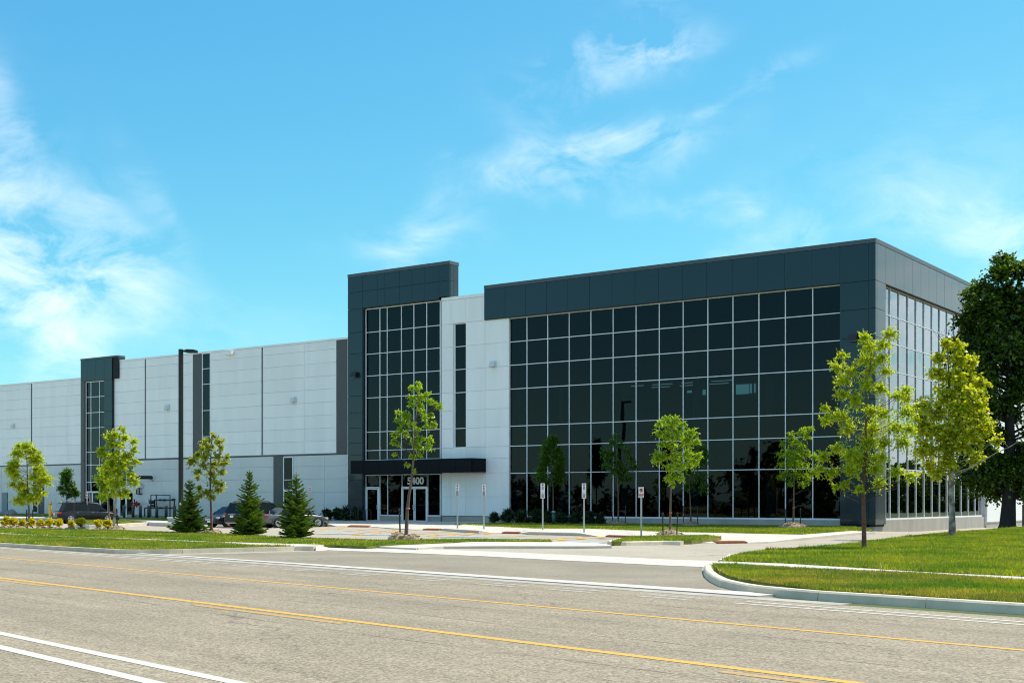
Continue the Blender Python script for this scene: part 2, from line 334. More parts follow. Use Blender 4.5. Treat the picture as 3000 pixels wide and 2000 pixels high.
# ================================================================== GROUND
def lot_z(x, y):
    def ss(a, b, v): t = min(1, max(0, (v - a) / (b - a))); return t * t * (3 - 2 * t)
    z = -.22 * ss(-29, -37, x) * (1 - ss(-72, -82, x)) * ss(-1.2, -4.2, y)
    if x > -1: z -= .085 * max(0, min(12, y + 5)) * ss(-1, 1.5, x)
    return z - .008
def lot_pt(px, py):
    z = 0.
    for _ in range(12): x, y = gp(px, py, z); z = lot_z(x, y)
    return (x, y, z)
LX0, LX1, LY0, LY1 = -118., 13., -64., 60.
xs = np.concatenate([np.arange(LX0, -2, 2.0), np.arange(-2, LX1 + .01, 1.0)]); ys = np.arange(LY0, LY1 + .01, 2.0)
V = [(x, y, lot_z(x, y)) for y in ys for x in xs]; nx = len(xs)
F = [(j * nx + i, j * nx + i + 1, (j + 1) * nx + i + 1, (j + 1) * nx + i) for j in range(len(ys) - 1) for i in range(nx - 1)]
struct(npmesh('parking_lot', V, F, M['lot'], smooth=True))
B = 3000.
struct(MB().add([(-B, -B, -.02), (B, -B, -.02), (B, B, -.02), (-B, B, -.02), (LX0, LY0, -.02), (LX1, LY0, -.02), (LX1, LY1, -.02), (LX0, LY1, -.02)],
                [(0, 1, 5, 4), (1, 2, 6, 5), (2, 3, 7, 6), (3, 0, 4, 7)]).build('ground', M['ground']))
# road frame: s runs along the road (away to the left), p across it (towards the building)
DV = np.array([-.9762, .2165]); NV = np.array([.2165, .9762])
def rp(s, p): q = CAM + s * DV + p * NV; return (float(q[0]), float(q[1]))
def sheet(name, poly, z, m, kind='structure'):
    n = len(poly); a = sum(poly[i][0] * poly[(i + 1) % n][1] - poly[(i + 1) % n][0] * poly[i][1] for i in range(n))
    if a < 0: poly = poly[::-1]
    o = MB().add([(x, y, z) for x, y in poly], [list(range(n))]).build(name, m); o['kind'] = kind; return o
RZ = 0.
sheet('road', [rp(-70, -2.2), rp(160, -2.2), rp(160, 17.2), rp(45, 16.9), rp(42, 17.0), rp(36, 17.2), rp(-70, 17.75)], RZ, M['road'])
struct(MB().prism([rp(-70, -2.2), rp(160, -2.2), rp(160, -9), rp(-70, -9)], -.3, .1).build('near_verge', M['grass_base']))
apron = [gp(*q) for q in [(964, 1611), (1200, 1619.5), (1400, 1627.7), (1750, 1645.8), (2057, 1659.6)]] + [gp(*q) for q in [(2057, 1666), (2076, 1692), (2119, 1715)]] \
    + [rp(13, 17.7), rp(44, 17.1)] + [gp(*q) for q in [(500, 1623), (662, 1620.7), (939, 1612)]]
sheet('driveway', apron, -.004, M['apron'])
# concrete gutter strip across the driveway mouth
def strip(name, s0, s1, p0, p1, z, m, **k):
    n = max(1, int(abs(s1 - s0) / 3)); mb = MB()
    for i in range(n):
        a, b = s0 + (s1 - s0) * i / n, s0 + (s1 - s0) * (i + 1) / n
        mb.add([(*rp(a, p0), z), (*rp(a, p1), z), (*rp(b, p1), z), (*rp(b, p0), z)], [(0, 1, 2, 3)])
    o = mb.build(name, m); struct(o); return o
strip('gutter', 11.5, 38.5, 17.16, 17.60, .004, M['gutter'])
struct(MB().prism([rp(13.4, 17.64), rp(13.4, 18.35), rp(16, 18.22), rp(27, 18.05), rp(37, 17.75), rp(39, 17.55), rp(30, 17.64)], -.03, .02).build('drop_kerb', M['concrete']))
# markings
strip('centre_line_yellow', -20, 70, 9.93, 10.08, .004, M['yellow_line'])
for a, b in ((24.2, 40), (14.2, 18.3), (4.5, 7.8)): strip('dashed_line_yellow', a, b, 9.64, 9.78, .004, M['worn_yellow'])
strip('turn_lane_line_yellow', -20, 70, 13.5, 13.62, .004, M['yellow_line'])
strip('lane_line_white', -10, 60, 5.78, 5.93, .004, M['white_line']); strip('lane_line_white', -10, 60, 5.22, 5.38, .004, M['white_line'])
for p in (16.28, 16.66):
    strip('cycle_lane_line_white', -20, 12.9, p, p + .1, .004, M['white_line']); strip('cycle_lane_line_white', 30.8, 70, p - .1, p, .004, M['white_line'])
    for s in (13.8, 16.0, 18.1, 20.3, 22.8, 25.2, 27.6, 29.6):
        strip('cycle_lane_dash_white', s, s + 1.15, p - .04, p + .06, .004, M['faint_white'])

rk = np.random.default_rng(5)
for p0, s0, s1 in ((11.35, 3, 40), (12.6, 8, 34), (15.1, 10, 44), (9.35, 5, 22)):
    mb = MB(); q = p0; L_ = []
    for s_ in np.arange(s0, s1, .35): q += rk.normal() * .022; L_.append((s_, q, .004 + .014 * abs(math.sin(s_ * .9 + p0)) * rk.uniform(.2, 1)))
    mb.v = [(*rp(a, b + e * c), .003) for a, b, c in L_ for e in (-.5, .5)]; mb.f = [[2 * i, 2 * i + 1, 2 * i + 3, 2 * i + 2] for i in range(len(L_) - 1)]; mb.sm = [False] * len(mb.f)
    struct(mb.build('road_crack', M['crack']))
# ---- concrete walks
def pave(name, poly, z0, z1, m=None): return struct(MB().prism(poly, z0, z1).build(name, m or M['concrete']))
g = lambda L, z=0.: [gp(x, y, z) for x, y in L]
# public walk crossing the driveway (flush slabs), merging into the kerbed island
cross_up = [(1219, 1606), (1350, 1611.4), (1626, 1622.9), (1750, 1628.4), (1962.6, 1638.4), (2112, 1643)]
cross_lo = [(964, 1611), (1200, 1619.5), (1400, 1627.7), (1626, 1639.9), (1750, 1645.8), (1962.6, 1656.4), (2060, 1660)]
left_up = [(1219, 1606), (1080, 1600), (950, 1594.8), (747, 1589.5), (630, 1586.3), (450, 1578.9), (330, 1574.5), (212, 1571), (0, 1560.8), (-200, 1553)]
left_lo = [(964, 1611), (950, 1606), (900, 1601), (860, 1599.5), (747.6, 1598), (630.7, 1590), (450, 1583.5), (330, 1578), (212, 1573.5), (0, 1565), (-200, 1556.5)]
walk = struct(MB().prism(g([(1074, 1599.5), (1219, 1606)] + cross_up[1:]) + g(cross_lo[::-1]) + g(left_lo[1:4]) + g([(870, 1593)]), -.05, .006).build('sidewalk', M['concrete']))
def slabs(name, up, lo, z, n, gap=.012):
    """walk slabs between two edges, one object per slab under a bedding sheet"""
    bed = struct(MB().prism(up + lo[::-1], z - .2, z - .012).build(name, M['kerb']))
    def cum(L):
        d = [0.]
        for a, b in zip(L, L[1:]): d.append(d[-1] + math.dist(a, b))
        return d
    def at(L, d, t):
        t *= d[-1]
        for i in range(len(L) - 1):
            if t <= d[i + 1] + 1e-9:
                u = (t - d[i]) / max(1e-9, d[i + 1] - d[i]); return (L[i][0] + (L[i + 1][0] - L[i][0]) * u, L[i][1] + (L[i + 1][1] - L[i][1]) * u)
        return L[-1]
    du, dl = cum(up), cum(lo); e = gap / max(du[-1], 1)
    for i in range(n):
        a, b = i / n + e / 2, (i + 1) / n - e / 2
        MB().prism([at(up, du, a), at(up, du, b), at(lo, dl, b), at(lo, dl, a)], z - .1, z + random.uniform(-.002, .002)).build('slab', M['concrete'], bed)
    return bed
slabs('sidewalk', g([(2112, 1643), (2297, 1649.3), (2722.8, 1674.8), (3000, 1688.4), (3500, 1712)], .13), g([(2078, 1652), (2365.6, 1666.3), (2697.3, 1680.3), (3000, 1700.3), (3500, 1728)], .13), .135, 14)
slabs('sidewalk', g(left_up[2:], .1), g(left_lo[3:], .1), .105, 16)
# kerbed island in front of the lot
isl = [(1219, 1604), (1250, 1597), (1400, 1583.5), (1626, 1584.6), (1754, 1590), (1784, 1594), (1792, 1598), (1711, 1599), (1477, 1598.5), (1300, 1599.5)]
pave('island_kerb', g(isl, .075), -.2, .075, M['concrete'])
pave('island_kerb', g([(1074, 1598.5), (1172, 1592.3), (1400, 1583.8), (1300, 1599), (1225, 1605)], .062), -.2, .062, M['concrete'])

def grass_patch(name, poly, z, dens, h=.06, dry=.2, seed=1, base=True, kind2='grass_blades', zoff=.4):
    if base: struct(MB().prism(poly, z - zoff, z).build(name, M['grass_base']))
    P = np.array(poly); r = np.random.default_rng(seed); lo, hi = P.min(0), P.max(0)
    area = abs(sum(P[i][0] * P[(i + 1) % len(P)][1] - P[(i + 1) % len(P)][0] * P[i][1] for i in range(len(P)))) / 2
    n = int(area * dens * ((hi - lo).prod() / area)); pts = r.uniform(lo, hi, (n, 2))
    ins = np.zeros(n, bool); j = len(P) - 1
    for i in range(len(P)):
        c = ((P[i][1] > pts[:, 1]) != (P[j][1] > pts[:, 1])); xx = (P[j][0] - P[i][0]) * (pts[:, 1] - P[i][1]) / (P[j][1] - P[i][1] + 1e-12) + P[i][0]
        ins ^= c & (pts[:, 0] < xx); j = i
    pts = pts[ins]
    # keep what the eye can resolve: thin out with distance
    return pts
BL = {'wet': [[], []], 'dry': [[], []]}
def blades(pts, z, h, dry, r, wscale=1.):
    if not len(pts): return
    pn = np.sin(pts[:, 0] * .9 + 1.3 * np.sin(pts[:, 1] * .7)) + np.sin(pts[:, 1] * 1.7 + pts[:, 0] * .35) + .7 * np.sin(pts[:, 0] * 2.9 - pts[:, 1] * 2.3)
    isd = r.random(len(pts)) < np.clip(dry * (1 + .75 * pn), .02, .9)
    keep = r.random(len(pts)) < np.clip(.86 + .14 * np.sin(pts[:, 0] * 1.9 + pts[:, 1] * 1.1), 0, 1); pts, isd = pts[keep], isd[keep]
    for key, sel in (('wet', ~isd), ('dry', isd)):
        p = pts[sel]; n = len(p)
        if not n: continue
        a = r.uniform(0, 2 * np.pi, n); hh = h * r.uniform(.5, 1.35, n); w = wscale * r.uniform(.007, .016, n); ln = hh * r.uniform(.2, .9, n); b = r.uniform(0, 2 * np.pi, n)
        base = np.c_[p, np.full(n, z)]; d = np.c_[np.cos(a), np.sin(a), np.zeros(n)] * w[:, None]
        tip = base + np.c_[np.cos(b) * ln, np.sin(b) * ln, hh]
        BL[key][0].append(np.stack([base - d, base + d, tip], 1).reshape(-1, 3))
def lawn(name, poly, z, dens, h=.06, dry=.15, seed=1, wscale=1., zoff=.4):
    pts = grass_patch(name, poly, z, dens, seed=seed, zoff=zoff); blades(pts, z - .003, h, dry, np.random.default_rng(seed + 50), wscale)
def tufts(poly, z, n, seed, h=.12):
    P = np.array(poly); rg = np.random.default_rng(seed); lo, hi = P.min(0), P.max(0); c = []
    while len(c) < n:
        q = rg.uniform(lo, hi); j = len(P) - 1; ins = False
        for i in range(len(P)):
            if (P[i][1] > q[1]) != (P[j][1] > q[1]) and q[0] < (P[j][0] - P[i][0]) * (q[1] - P[i][1]) / (P[j][1] - P[i][1] + 1e-12) + P[i][0]: ins = not ins
            j = i
        if ins: c.append(q)
    pts = np.concatenate([q + rg.normal(size=(26, 2)) * .07 for q in c]); blades(pts, z, h, .05, rg, 1.3)
def flush_blades():
    for key, m in (('wet', 'grass'), ('dry', 'grass_dry')):
        V = np.concatenate(BL[key][0]); o = npmesh('grass', V, np.arange(len(V)).reshape(-1, 3), M[m]); tag(o, 'short mown green grass blades on the lawns' if key == 'wet' else 'dry straw coloured blades mixed into the lawns', 'grass', kind='stuff'); BL[key][0].clear()

# right verge between kerb and walk
vg = [(2088, 1652.2), (2098.6, 1667), (2132.6, 1684), (2170, 1695), (2297.6, 1713), (2399.7, 1726.7), (2680, 1742.8), (3000, 1765.4), (3400, 1794)]
vgu = [(3400, 1722), (3000, 1700.8), (2697.3, 1681), (2365.6, 1667), (2190, 1656.5)]
verge_poly = g(vg + vgu, .13)
lawn('grass_verge', verge_poly, .13, 2600, .055, .8, 3)
# right lawn behind the walk
lw = [(2114, 1642.4), (2153.9, 1626.7), (2175, 1621.4), (2255, 1610.5), (2361, 1604.6), (2500, 1592), (2617, 1577), (2712.6, 1566), (2797.6, 1558.6), (2882.7, 1553), (3000, 1543), (3200, 1532), (3300, 1600), (3500, 1711), (3000, 1687.6), (2722.8, 1674.2), (2297, 1648.8)]
lawn_poly = g(lw, .14)
lawn('lawn', lawn_poly, .14, 520, .075, .12, 4, 1.5)
# near part of the lawn denser
near = g([(2118, 1641.5), (2500, 1630), (3000, 1640), (3300, 1660), (3500, 1711), (3000, 1687.6), (2722.8, 1674.2), (2297, 1648.8)], .14)
blades(grass_patch('', near, .14, 1300, seed=8, base=False), .137, .06, .2, np.random.default_rng(9))
# left strips
gs = [(-200, 1540), (0, 1547.6), (200, 1551), (361, 1554), (450, 1557.6), (560, 1560.5), (673, 1564.6), (747.6, 1567.6), (790, 1571.8), (900, 1576.2), (950, 1578), (1112.6, 1583), (1240, 1581), (1400, 1580), (1605, 1581.6), (1618, 1584.8), (1400, 1584), (1172, 1592.7), (1074, 1599), (950, 1594.6), (747, 1589.2), (630, 1586), (450, 1578.5), (330, 1574.2), (212, 1570.5), (0, 1560.5), (-200, 1552.5)]
lawn('grass_strip', g(gs, .1), .1, 420, .07, .12, 5, 1.8)
gs2 = [(-200, 1557), (0, 1565.2), (212, 1573.8), (330, 1578.3), (450, 1583.8), (630.7, 1590.4), (747.6, 1598.3), (862, 1598.5), (662.6, 1603.3), (500, 1607), (361, 1607.6), (212.6, 1600), (0, 1588.4), (-200, 1578)]
lawn('grass_strip', g(gs2, .12), .12, 700, .07, .28, 6, 1.6)
# planting strip before the glass front, island by the signs, small island by the suv, strip at the warehouse foot
fs = g([(1560, 1549), (1750, 1550), (1941, 1558.7), (2111, 1561.8), (2250, 1565), (2349, 1566.5), (2500, 1555), (2556, 1551.5)], .1) + [(-1.0, -.45), (-24, -.45), (-24.5, -8)]
lawn('grass_bed', fs, .1, 200, .08, .12, 7, 2.6)
ig = g([(1790, 1585), (1852, 1571.6), (1990, 1569.5), (2068.9, 1568.3), (2113.5, 1573.5), (2026, 1582), (1900, 1584), (1800, 1586)], .14)
lawn('island_grass', ig, .14, 420, .07, .12, 11, 1.8)
sg = g([(208, 1532), (251, 1524), (361, 1523.5), (435, 1528), (319, 1534), (230, 1534.5)], .0)
lawn('island_grass', sg, .0, 120, .08, .35, 12, 3)
lawn('grass_bed', [(-78, 2.0), (-78, -1), (-68, -2.2), (-56.5, -4.2), (-44, -4.5), (-44, .3), (-73, .2)], .08, 60, .09, .1, 13, 3.2)
lawn('grass_bed', [(-110, 8.4), (-86, 8.4), (-80, 5.5), (-110, 5.5)], .1, 40, .1, .1, 14, 3.5)
# soil bed under the dark shrubs
pave('soil_bed', g([(1408, 1541.7), (1477, 1543.3), (1562, 1548.2), (1626, 1549)], .1) + [(-17.5, -7.0), (-17.5, -.4), (-25.5, -.4)], -.2, .104, M['soil'])

tufts(verge_poly, .127, 150, 31, .085); tufts(lawn_poly, .137, 420, 32, .13); tufts(near, .137, 160, 33, .10)
# ---- kerbs, cast in sections
def kerb(path, w, h, side, nsec, name='kerb', z0=-.15, gap=.012, m=None):
    """path = front top edge in metres; the kerb lies on the given side of it; each cast section is its own piece"""
    L = [Vector((x, y)) for x, y in path]; d = [0.]
    for a, b in zip(L, L[1:]): d.append(d[-1] + (b - a).length)
    def at(t):
        for i in range(len(L) - 1):
            if t <= d[i + 1] + 1e-6: return L[i].lerp(L[i + 1], (t - d[i]) / max(1e-9, d[i + 1] - d[i])), (L[i + 1] - L[i]).normalized()
        return L[-1], (L[-1] - L[-2]).normalized()
    root = None
    for k in range(nsec):
        a, b = d[-1] * k / nsec + gap / 2, d[-1] * (k + 1) / nsec - gap / 2; n = max(2, int((b - a) / .35)); vs = []
        for i in range(n + 1):
            p, t = at(a + (b - a) * i / n); _, t2 = at(min(d[-1], a + (b - a) * i / n + .25)); t = (t + t2).normalized(); nn = Vector((-t.y, t.x)) * side
            q = p + nn * w; e = p - nn * .045; r1 = p + nn * .025
            vs += [(e.x, e.y, z0), (p.x - nn.x * .004, p.y - nn.y * .004, h - .03), (r1.x, r1.y, h), (q.x, q.y, h), (q.x, q.y, z0)]
        fs = [(i * 5 + j, i * 5 + (j + 1) % 5, (i + 1) * 5 + (j + 1) % 5, (i + 1) * 5 + j) for i in range(n) for j in range(5)]
        fs += [[4, 3, 2, 1, 0], [n * 5 + j for j in range(5)]]
        o = MB().add(vs, fs).build('kerb' if root is None else 'kerb_section', m or M['kerb'], root)
        bm = bmesh.new(); bm.from_mesh(o.data); bmesh.ops.recalc_face_normals(bm, faces=bm.faces); bm.to_mesh(o.data); bm.free()
        if root is None: root = o; struct(o)
    return root
kr = g([(2063.8, 1654), (2064.5, 1662), (2069, 1672), (2085, 1684), (2110.5, 1696), (2160, 1707), (2212.6, 1715), (2300, 1723), (2397.5, 1731)], .135)
kerb(kr, .16, .137, 1, 2, z0=-.1)
kerb(g([(2398, 1731), (2700, 1749.5), (3000, 1768), (3500, 1800)], .135), .16, .137, 1, 3, z0=-.1)
kl = [(-200, 1578.5), (0, 1589.2), (212.6, 1601), (300, 1605.5), (361, 1608.6), (430, 1609), (500, 1608.3), (662.6, 1604.5), (800, 1601.3), (875, 1599), (925, 1599.6)]
kerb(g(kl, .125), .16, .128, -1, 9, z0=-.1)
struct(MB().add([(*gp(925, 1599.6, .128), .128), (*gp(960, 1608, .01), .01), (*gp(955, 1609.5, 0), -.05), (*gp(925, 1612, 0), -.05), (*gp(935, 1597, .128), .128), (*gp(975, 1606, .01), .01)],
                [(0, 3, 2, 1), (0, 1, 5, 4)]).build('kerb_nose', M['kerb']))
# white kerb at the tip of the right lawn
kerb(g([(2104, 1641.5), (2118, 1632), (2134, 1623.5), (2160, 1620.5), (2185, 1618.2)], .12), .35, .142, -1, 1, z0=-.1, m=M['concrete'])
# island kerb by the no-parking sign
kerb(g([(1812, 1575), (1790, 1580), (1779.8, 1584), (1786, 1586), (1820, 1586.6), (1898.8, 1585.4), (1962.6, 1584.6), (1994.5, 1585.4)], .13), .2, .145, 1, 2, z0=-.1)
kerb(g([(214, 1528), (204, 1532), (215, 1535), (260, 1536.6), (320, 1536), (380, 1532.5), (440, 1529)], .0), .25, .01, 1, 2, z0=-.35, m=M['concrete'])
# front walk along the building: back edge, then a front edge that ramps down at the crossings
back = [(-44.5, -.1), (-41.2, -.1), (-36, -.45), (-28, -.45), (-26, -.6)]
front = [(935, 1530, .05), (970, 1535.7, .03), (985, 1540.4, .0), (1020, 1540.8, .02), (1087, 1541.7, .02), (1150, 1546, .05), (1206, 1549.5, .02), (1236, 1550, .0), (1285, 1549.3, .02), (1300, 1547.3, .12), (1350, 1550.6, .13), (1403, 1553.3, .13),
         (1440, 1559.4, .005), (1511, 1561.5, .005), (1530, 1560, .05), (1552, 1557, .13), (1637, 1559, .13), (1700.8, 1560.8, .13), (1757, 1571, .005), (1835, 1571.2, .005), (1880, 1572.5, .1), (2030, 1588.5, .02), (2079, 1590, .004), (2190, 1588.6, .004), (2250, 1587, .03), (2352, 1575.2, .09), (2500, 1561, .1), (2563, 1557, .1)]
fr = [(*gp(x, y, z), z) for x, y, z in front]
bk = [(-43.8, -.3), (-42.5, -.3), (-41.3, -.3), (-39.5, -.3), (-37.5, -.3), (-35, -.42), (-33, -.42), (-31, -.42), (-29.5, -.42), (-28.4, -.42), (-26.5, -.5)] + [gp(1412, 1541.9, .1), gp(1440, 1542.6, .1), gp(1477, 1543.2, .1), gp(1511, 1545.5, .1), gp(1530, 1546.5, .1), gp(1562, 1548.2, .1), gp(1626, 1549, .1), gp(1690, 1549.2, .1), gp(1750, 1550, .1), gp(1835, 1553.5, .1), gp(1890, 1556, .1), gp(2040, 1560, .1), gp(2079, 1561, .1), gp(2180, 1563.2, .1), gp(2245, 1564.8, .1), gp(2349, 1566.8, .1), gp(2495, 1555.6, .1), gp(2556, 1551.8, .1)]
n = min(len(fr), len(bk)); fr = fr[:len(bk)]; mbw = MB()
vs = []
for (a, b) in zip(fr, bk): vs += [(a[0], a[1], a[2] - .35), a, (b[0], b[1], .125), (b[0], b[1], -.3)]
mbw.add(vs, [(4 * i + j, 4 * i + 4 + j, 4 * i + 5 + j, 4 * i + 1 + j) for i in range(len(bk) - 1) for j in range(3)])
struct(mbw.build('front_walk', M['concrete']))
pave('front_walk', [(-44.2, -3.4), (-36.6, -3.9), (-36.6, -.2), (-44.2, -.2)], -.3, .06)
pave('lot_walk', g([(-150, 1510), (0, 1511.5), (150, 1514), (359, 1518), (440, 1521.5), (520, 1526), (520, 1532), (446, 1529.5), (400, 1524.5), (357, 1521), (210, 1518.8), (0, 1517), (-150, 1515)], .03), -.3, .03)
# stall lines and painted symbols
def lot_line(a, b, w, m, name='stall_line_yellow'):
    A, Bv = Vector(lot_pt(*a)), Vector(lot_pt(*b)); t = (Bv - A); nn = Vector((-t.y, t.x, 0)).normalized() * w / 2; k = max(1, int(t.length / 1.5)); mb = MB()
    for i in range(k):
        p, q = A + t * i / k, A + t * (i + 1) / k
        vs = [p - nn, p + nn, q + nn, q - nn]; mb.add([(v.x, v.y, lot_z(v.x, v.y) + .012) for v in vs], [(3, 2, 1, 0)])
    struct(mb.build(name, M[m]))
for a, b in [((978, 1540.6), (942, 1553.4)), ((1010, 1542.2), (990, 1549.8)), ((1108, 1548.5), (1010, 1556)), ((1160, 1552), (1062, 1559.5)), ((1238, 1550.8), (1098, 1561.5)), ((1340, 1555.8), (1205, 1566)), ((1400, 1558.8), (1250, 1570)), ((1611, 1565), (1440, 1574.7)), ((1743, 1570.6), (1584, 1580.5)), ((1805, 1571.4), (1618, 1584.2)), ((1440, 1561), (1300, 1571))]:
    lot_line(a, b, .12, 'yellow_line')
for a, b in [((1640, 1577.6), (1648, 1583.5)), ((1696, 1573.8), (1705, 1579.5)), ((1752, 1570.2), (1761, 1576)), ((1062, 1562), (1038, 1567.8)), ((1113, 1558.8), (1095, 1564.2)), ((1166, 1554.5), (1150, 1560)), ((1277, 1566.8), (1264, 1571)), ((1330, 1563.6), (1318, 1569)), ((1382, 1560.6), (1371, 1566.5)), ((1435, 1558.8), (1426, 1564.6))]:
    lot_line(a, b, .3, 'yellow_line', 'hatch_bar_yellow')
for px, py in [(985, 1562.5), (1116, 1565.8), (1352, 1571.2), (1492, 1577), (1702, 1588)]:
    x, y, z = lot_pt(px, py); z += .012
    struct(MB().add([(x - 1.1, y - 1.0, z), (x + 1.1, y - 1.0, z), (x + 1.1, y + 1.0, z), (x - 1.1, y + 1.0, z)], [(0, 1, 2, 3)]).build('stall_pad_white', M['faint_white']))
    struct(MB().add([(x - .85, y - .8, z + .004), (x + .85, y - .8, z + .004), (x + .85, y + .8, z + .004), (x - .85, y + .8, z + .004)], [(0, 1, 2, 3)]).build('stall_pad_blue', M['blue_paint']))
    mb = MB()
    def seg(a, b, w=.13):
        a, b = Vector(a), Vector(b); t = (b - a).normalized(); q = Vector((-t.y, t.x)) * w / 2
        mb.add([(x + v.x, y + v.y, z + .008) for v in (a - q, b - q, b + q, a + q)], [(0, 1, 2, 3)])
    seg((-.1, .45), (-.1, .0)); seg((-.15, -.02), (.35, -.02)); seg((.32, 0), (.5, -.5)); seg((-.1, .25), (.25, .25), .1)
    for k in range(8):
        a0, a1 = R_(120 + k * 27), R_(147 + k * 27); seg((.05 + .42 * math.cos(a0), -.2 + .42 * math.sin(a0)), (.05 + .42 * math.cos(a1), -.2 + .42 * math.sin(a1)), .1)
    mb.add([(x - .1 + .11 * math.cos(a * .785), y + .6 + .11 * math.sin(a * .785), z + .008) for a in range(8)], [list(range(8))])
    struct(mb.build('wheelchair_symbol_white', M['white_line']))
tl = ['in the shade left of the entrance doors', 'in front of the double entrance doors', 'between the two sign pairs', 'left of the small grass island', 'beside the side driveway, brightest rust colour']
for i, (q, z) in enumerate([([(1028, 1537), (1087, 1538.2), (1080, 1541), (1018, 1540)], .035), ([(1250, 1546.8), (1298, 1547.5), (1285, 1549.6), (1238, 1549)], .035), ([(1480, 1555.6), (1532, 1557), (1520, 1559.6), (1470, 1558.4)], .035), ([(1784, 1566), (1848, 1568.2), (1842, 1570), (1774, 1568)], .04), ([(2088, 1583.2), (2178, 1582.6), (2190, 1586.2), (2104, 1587.5)], .03)]):
    poly = g(q, z + .02); c = np.mean(poly, 0); root = empty('tactile_plate', (c[0], c[1], z)); tag(root, 'rust red tactile plate ' + tl[i], 'tactile plate', 'tactile plates along the front walk')
    MB().prism([(x - c[0], y - c[1]) for x, y in poly], -.06, .022).build('plate', M['tactile'], root)
    mb = MB(); P = [Vector((x - c[0], y - c[1])) for x, y in poly]
    for a in range(9):
        for b in range(4):
            u, v = (a + .5) / 9, (b + .5) / 4; p = P[0].lerp(P[1], u).lerp(P[3].lerp(P[2], u), v); mb.box(p.x - .03, p.x + .03, p.y - .03, p.y + .03, .02, .03)
    tag(mb.build('stud', M['tactile'], root), kind='stuff')

# ================================================================== BUILDING (facade module units x K)
bld = tag(empty('industrial_building', (0, 0, 0)), 'long white and charcoal industrial building with a dark glass corner and entrance tower', 'building')
def kb(mb, x0, x1, y0, y1, z0, z1): return mb.box(x0 * K, x1 * K, y0 * K, y1 * K, z0 * K, z1 * K)
PANEL_CACHE = {}
def piece(name, mat_, parent, x0, x1, y0, y1, z0, z1, bevel=True):
    """one box piece with softened edges; alike sizes share their mesh"""
    d = tuple(round(v * K, 3) for v in (x1 - x0, y1 - y0, z1 - z0)); key = (d, mat_.name, bevel)
    me = PANEL_CACHE.get(key)
    if me is None:
        a, b, c = d; mb = MB(); e = min(.008, a * .2, b * .2, c * .2) if bevel else 0
        if mat_.name.startswith(('white', 'pale')): e = min(e, .003)
        if bevel:   # chamfered front block, 26 faces would be wasteful: ring the outer faces
            vs = []; 
            for (sx, sy, sz) in [(x, y, z) for x in (-1, 1) for y in (-1, 1) for z in (-1, 1)]:
                vs += [(sx * a / 2, sy * (b / 2 - e), sz * (c / 2 - e)), (sx * (a / 2 - e), sy * b / 2, sz * (c / 2 - e)), (sx * (a / 2 - e), sy * (b / 2 - e), sz * c / 2)]
            bm = bmesh.new(); bv = [bm.verts.new(v) for v in vs]; bmesh.ops.convex_hull(bm, input=bv); bmesh.ops.dissolve_limit(bm, angle_limit=.01, verts=bm.verts, edges=bm.edges)
            me = bpy.data.meshes.new(name); bm.to_mesh(me); bm.free()
        else:
            mb.box(-a / 2, a / 2, -b / 2, b / 2, -c / 2, c / 2); me = bpy.data.meshes.new(name); me.from_pydata(mb.v, [], mb.f)
        me.materials.append(mat_); me.update(); PANEL_CACHE[key] = me
    return link(name, me, parent, ((x0 + x1) / 2 * K, (y0 + y1) / 2 * K, (z0 + z1) / 2 * K))
G_ = .0065          # joint half width
def panels(part, m, xs, zs, y, t=.06, skip=None, name='panel', ax='x'):
    for i in range(len(xs) - 1):
        for j in range(len(zs) - 1):
            if skip and skip((xs[i] + xs[i + 1]) / 2, (zs[j] + zs[j + 1]) / 2): continue
            if ax == 'x': piece(name, m, part, xs[i] + G_, xs[i + 1] - G_, y, y + t, zs[j] + G_, zs[j + 1] - G_)
            else: piece(name, m, part, y - t, y, xs[i] + G_, xs[i + 1] - G_, zs[j] + G_, zs[j + 1] - G_)
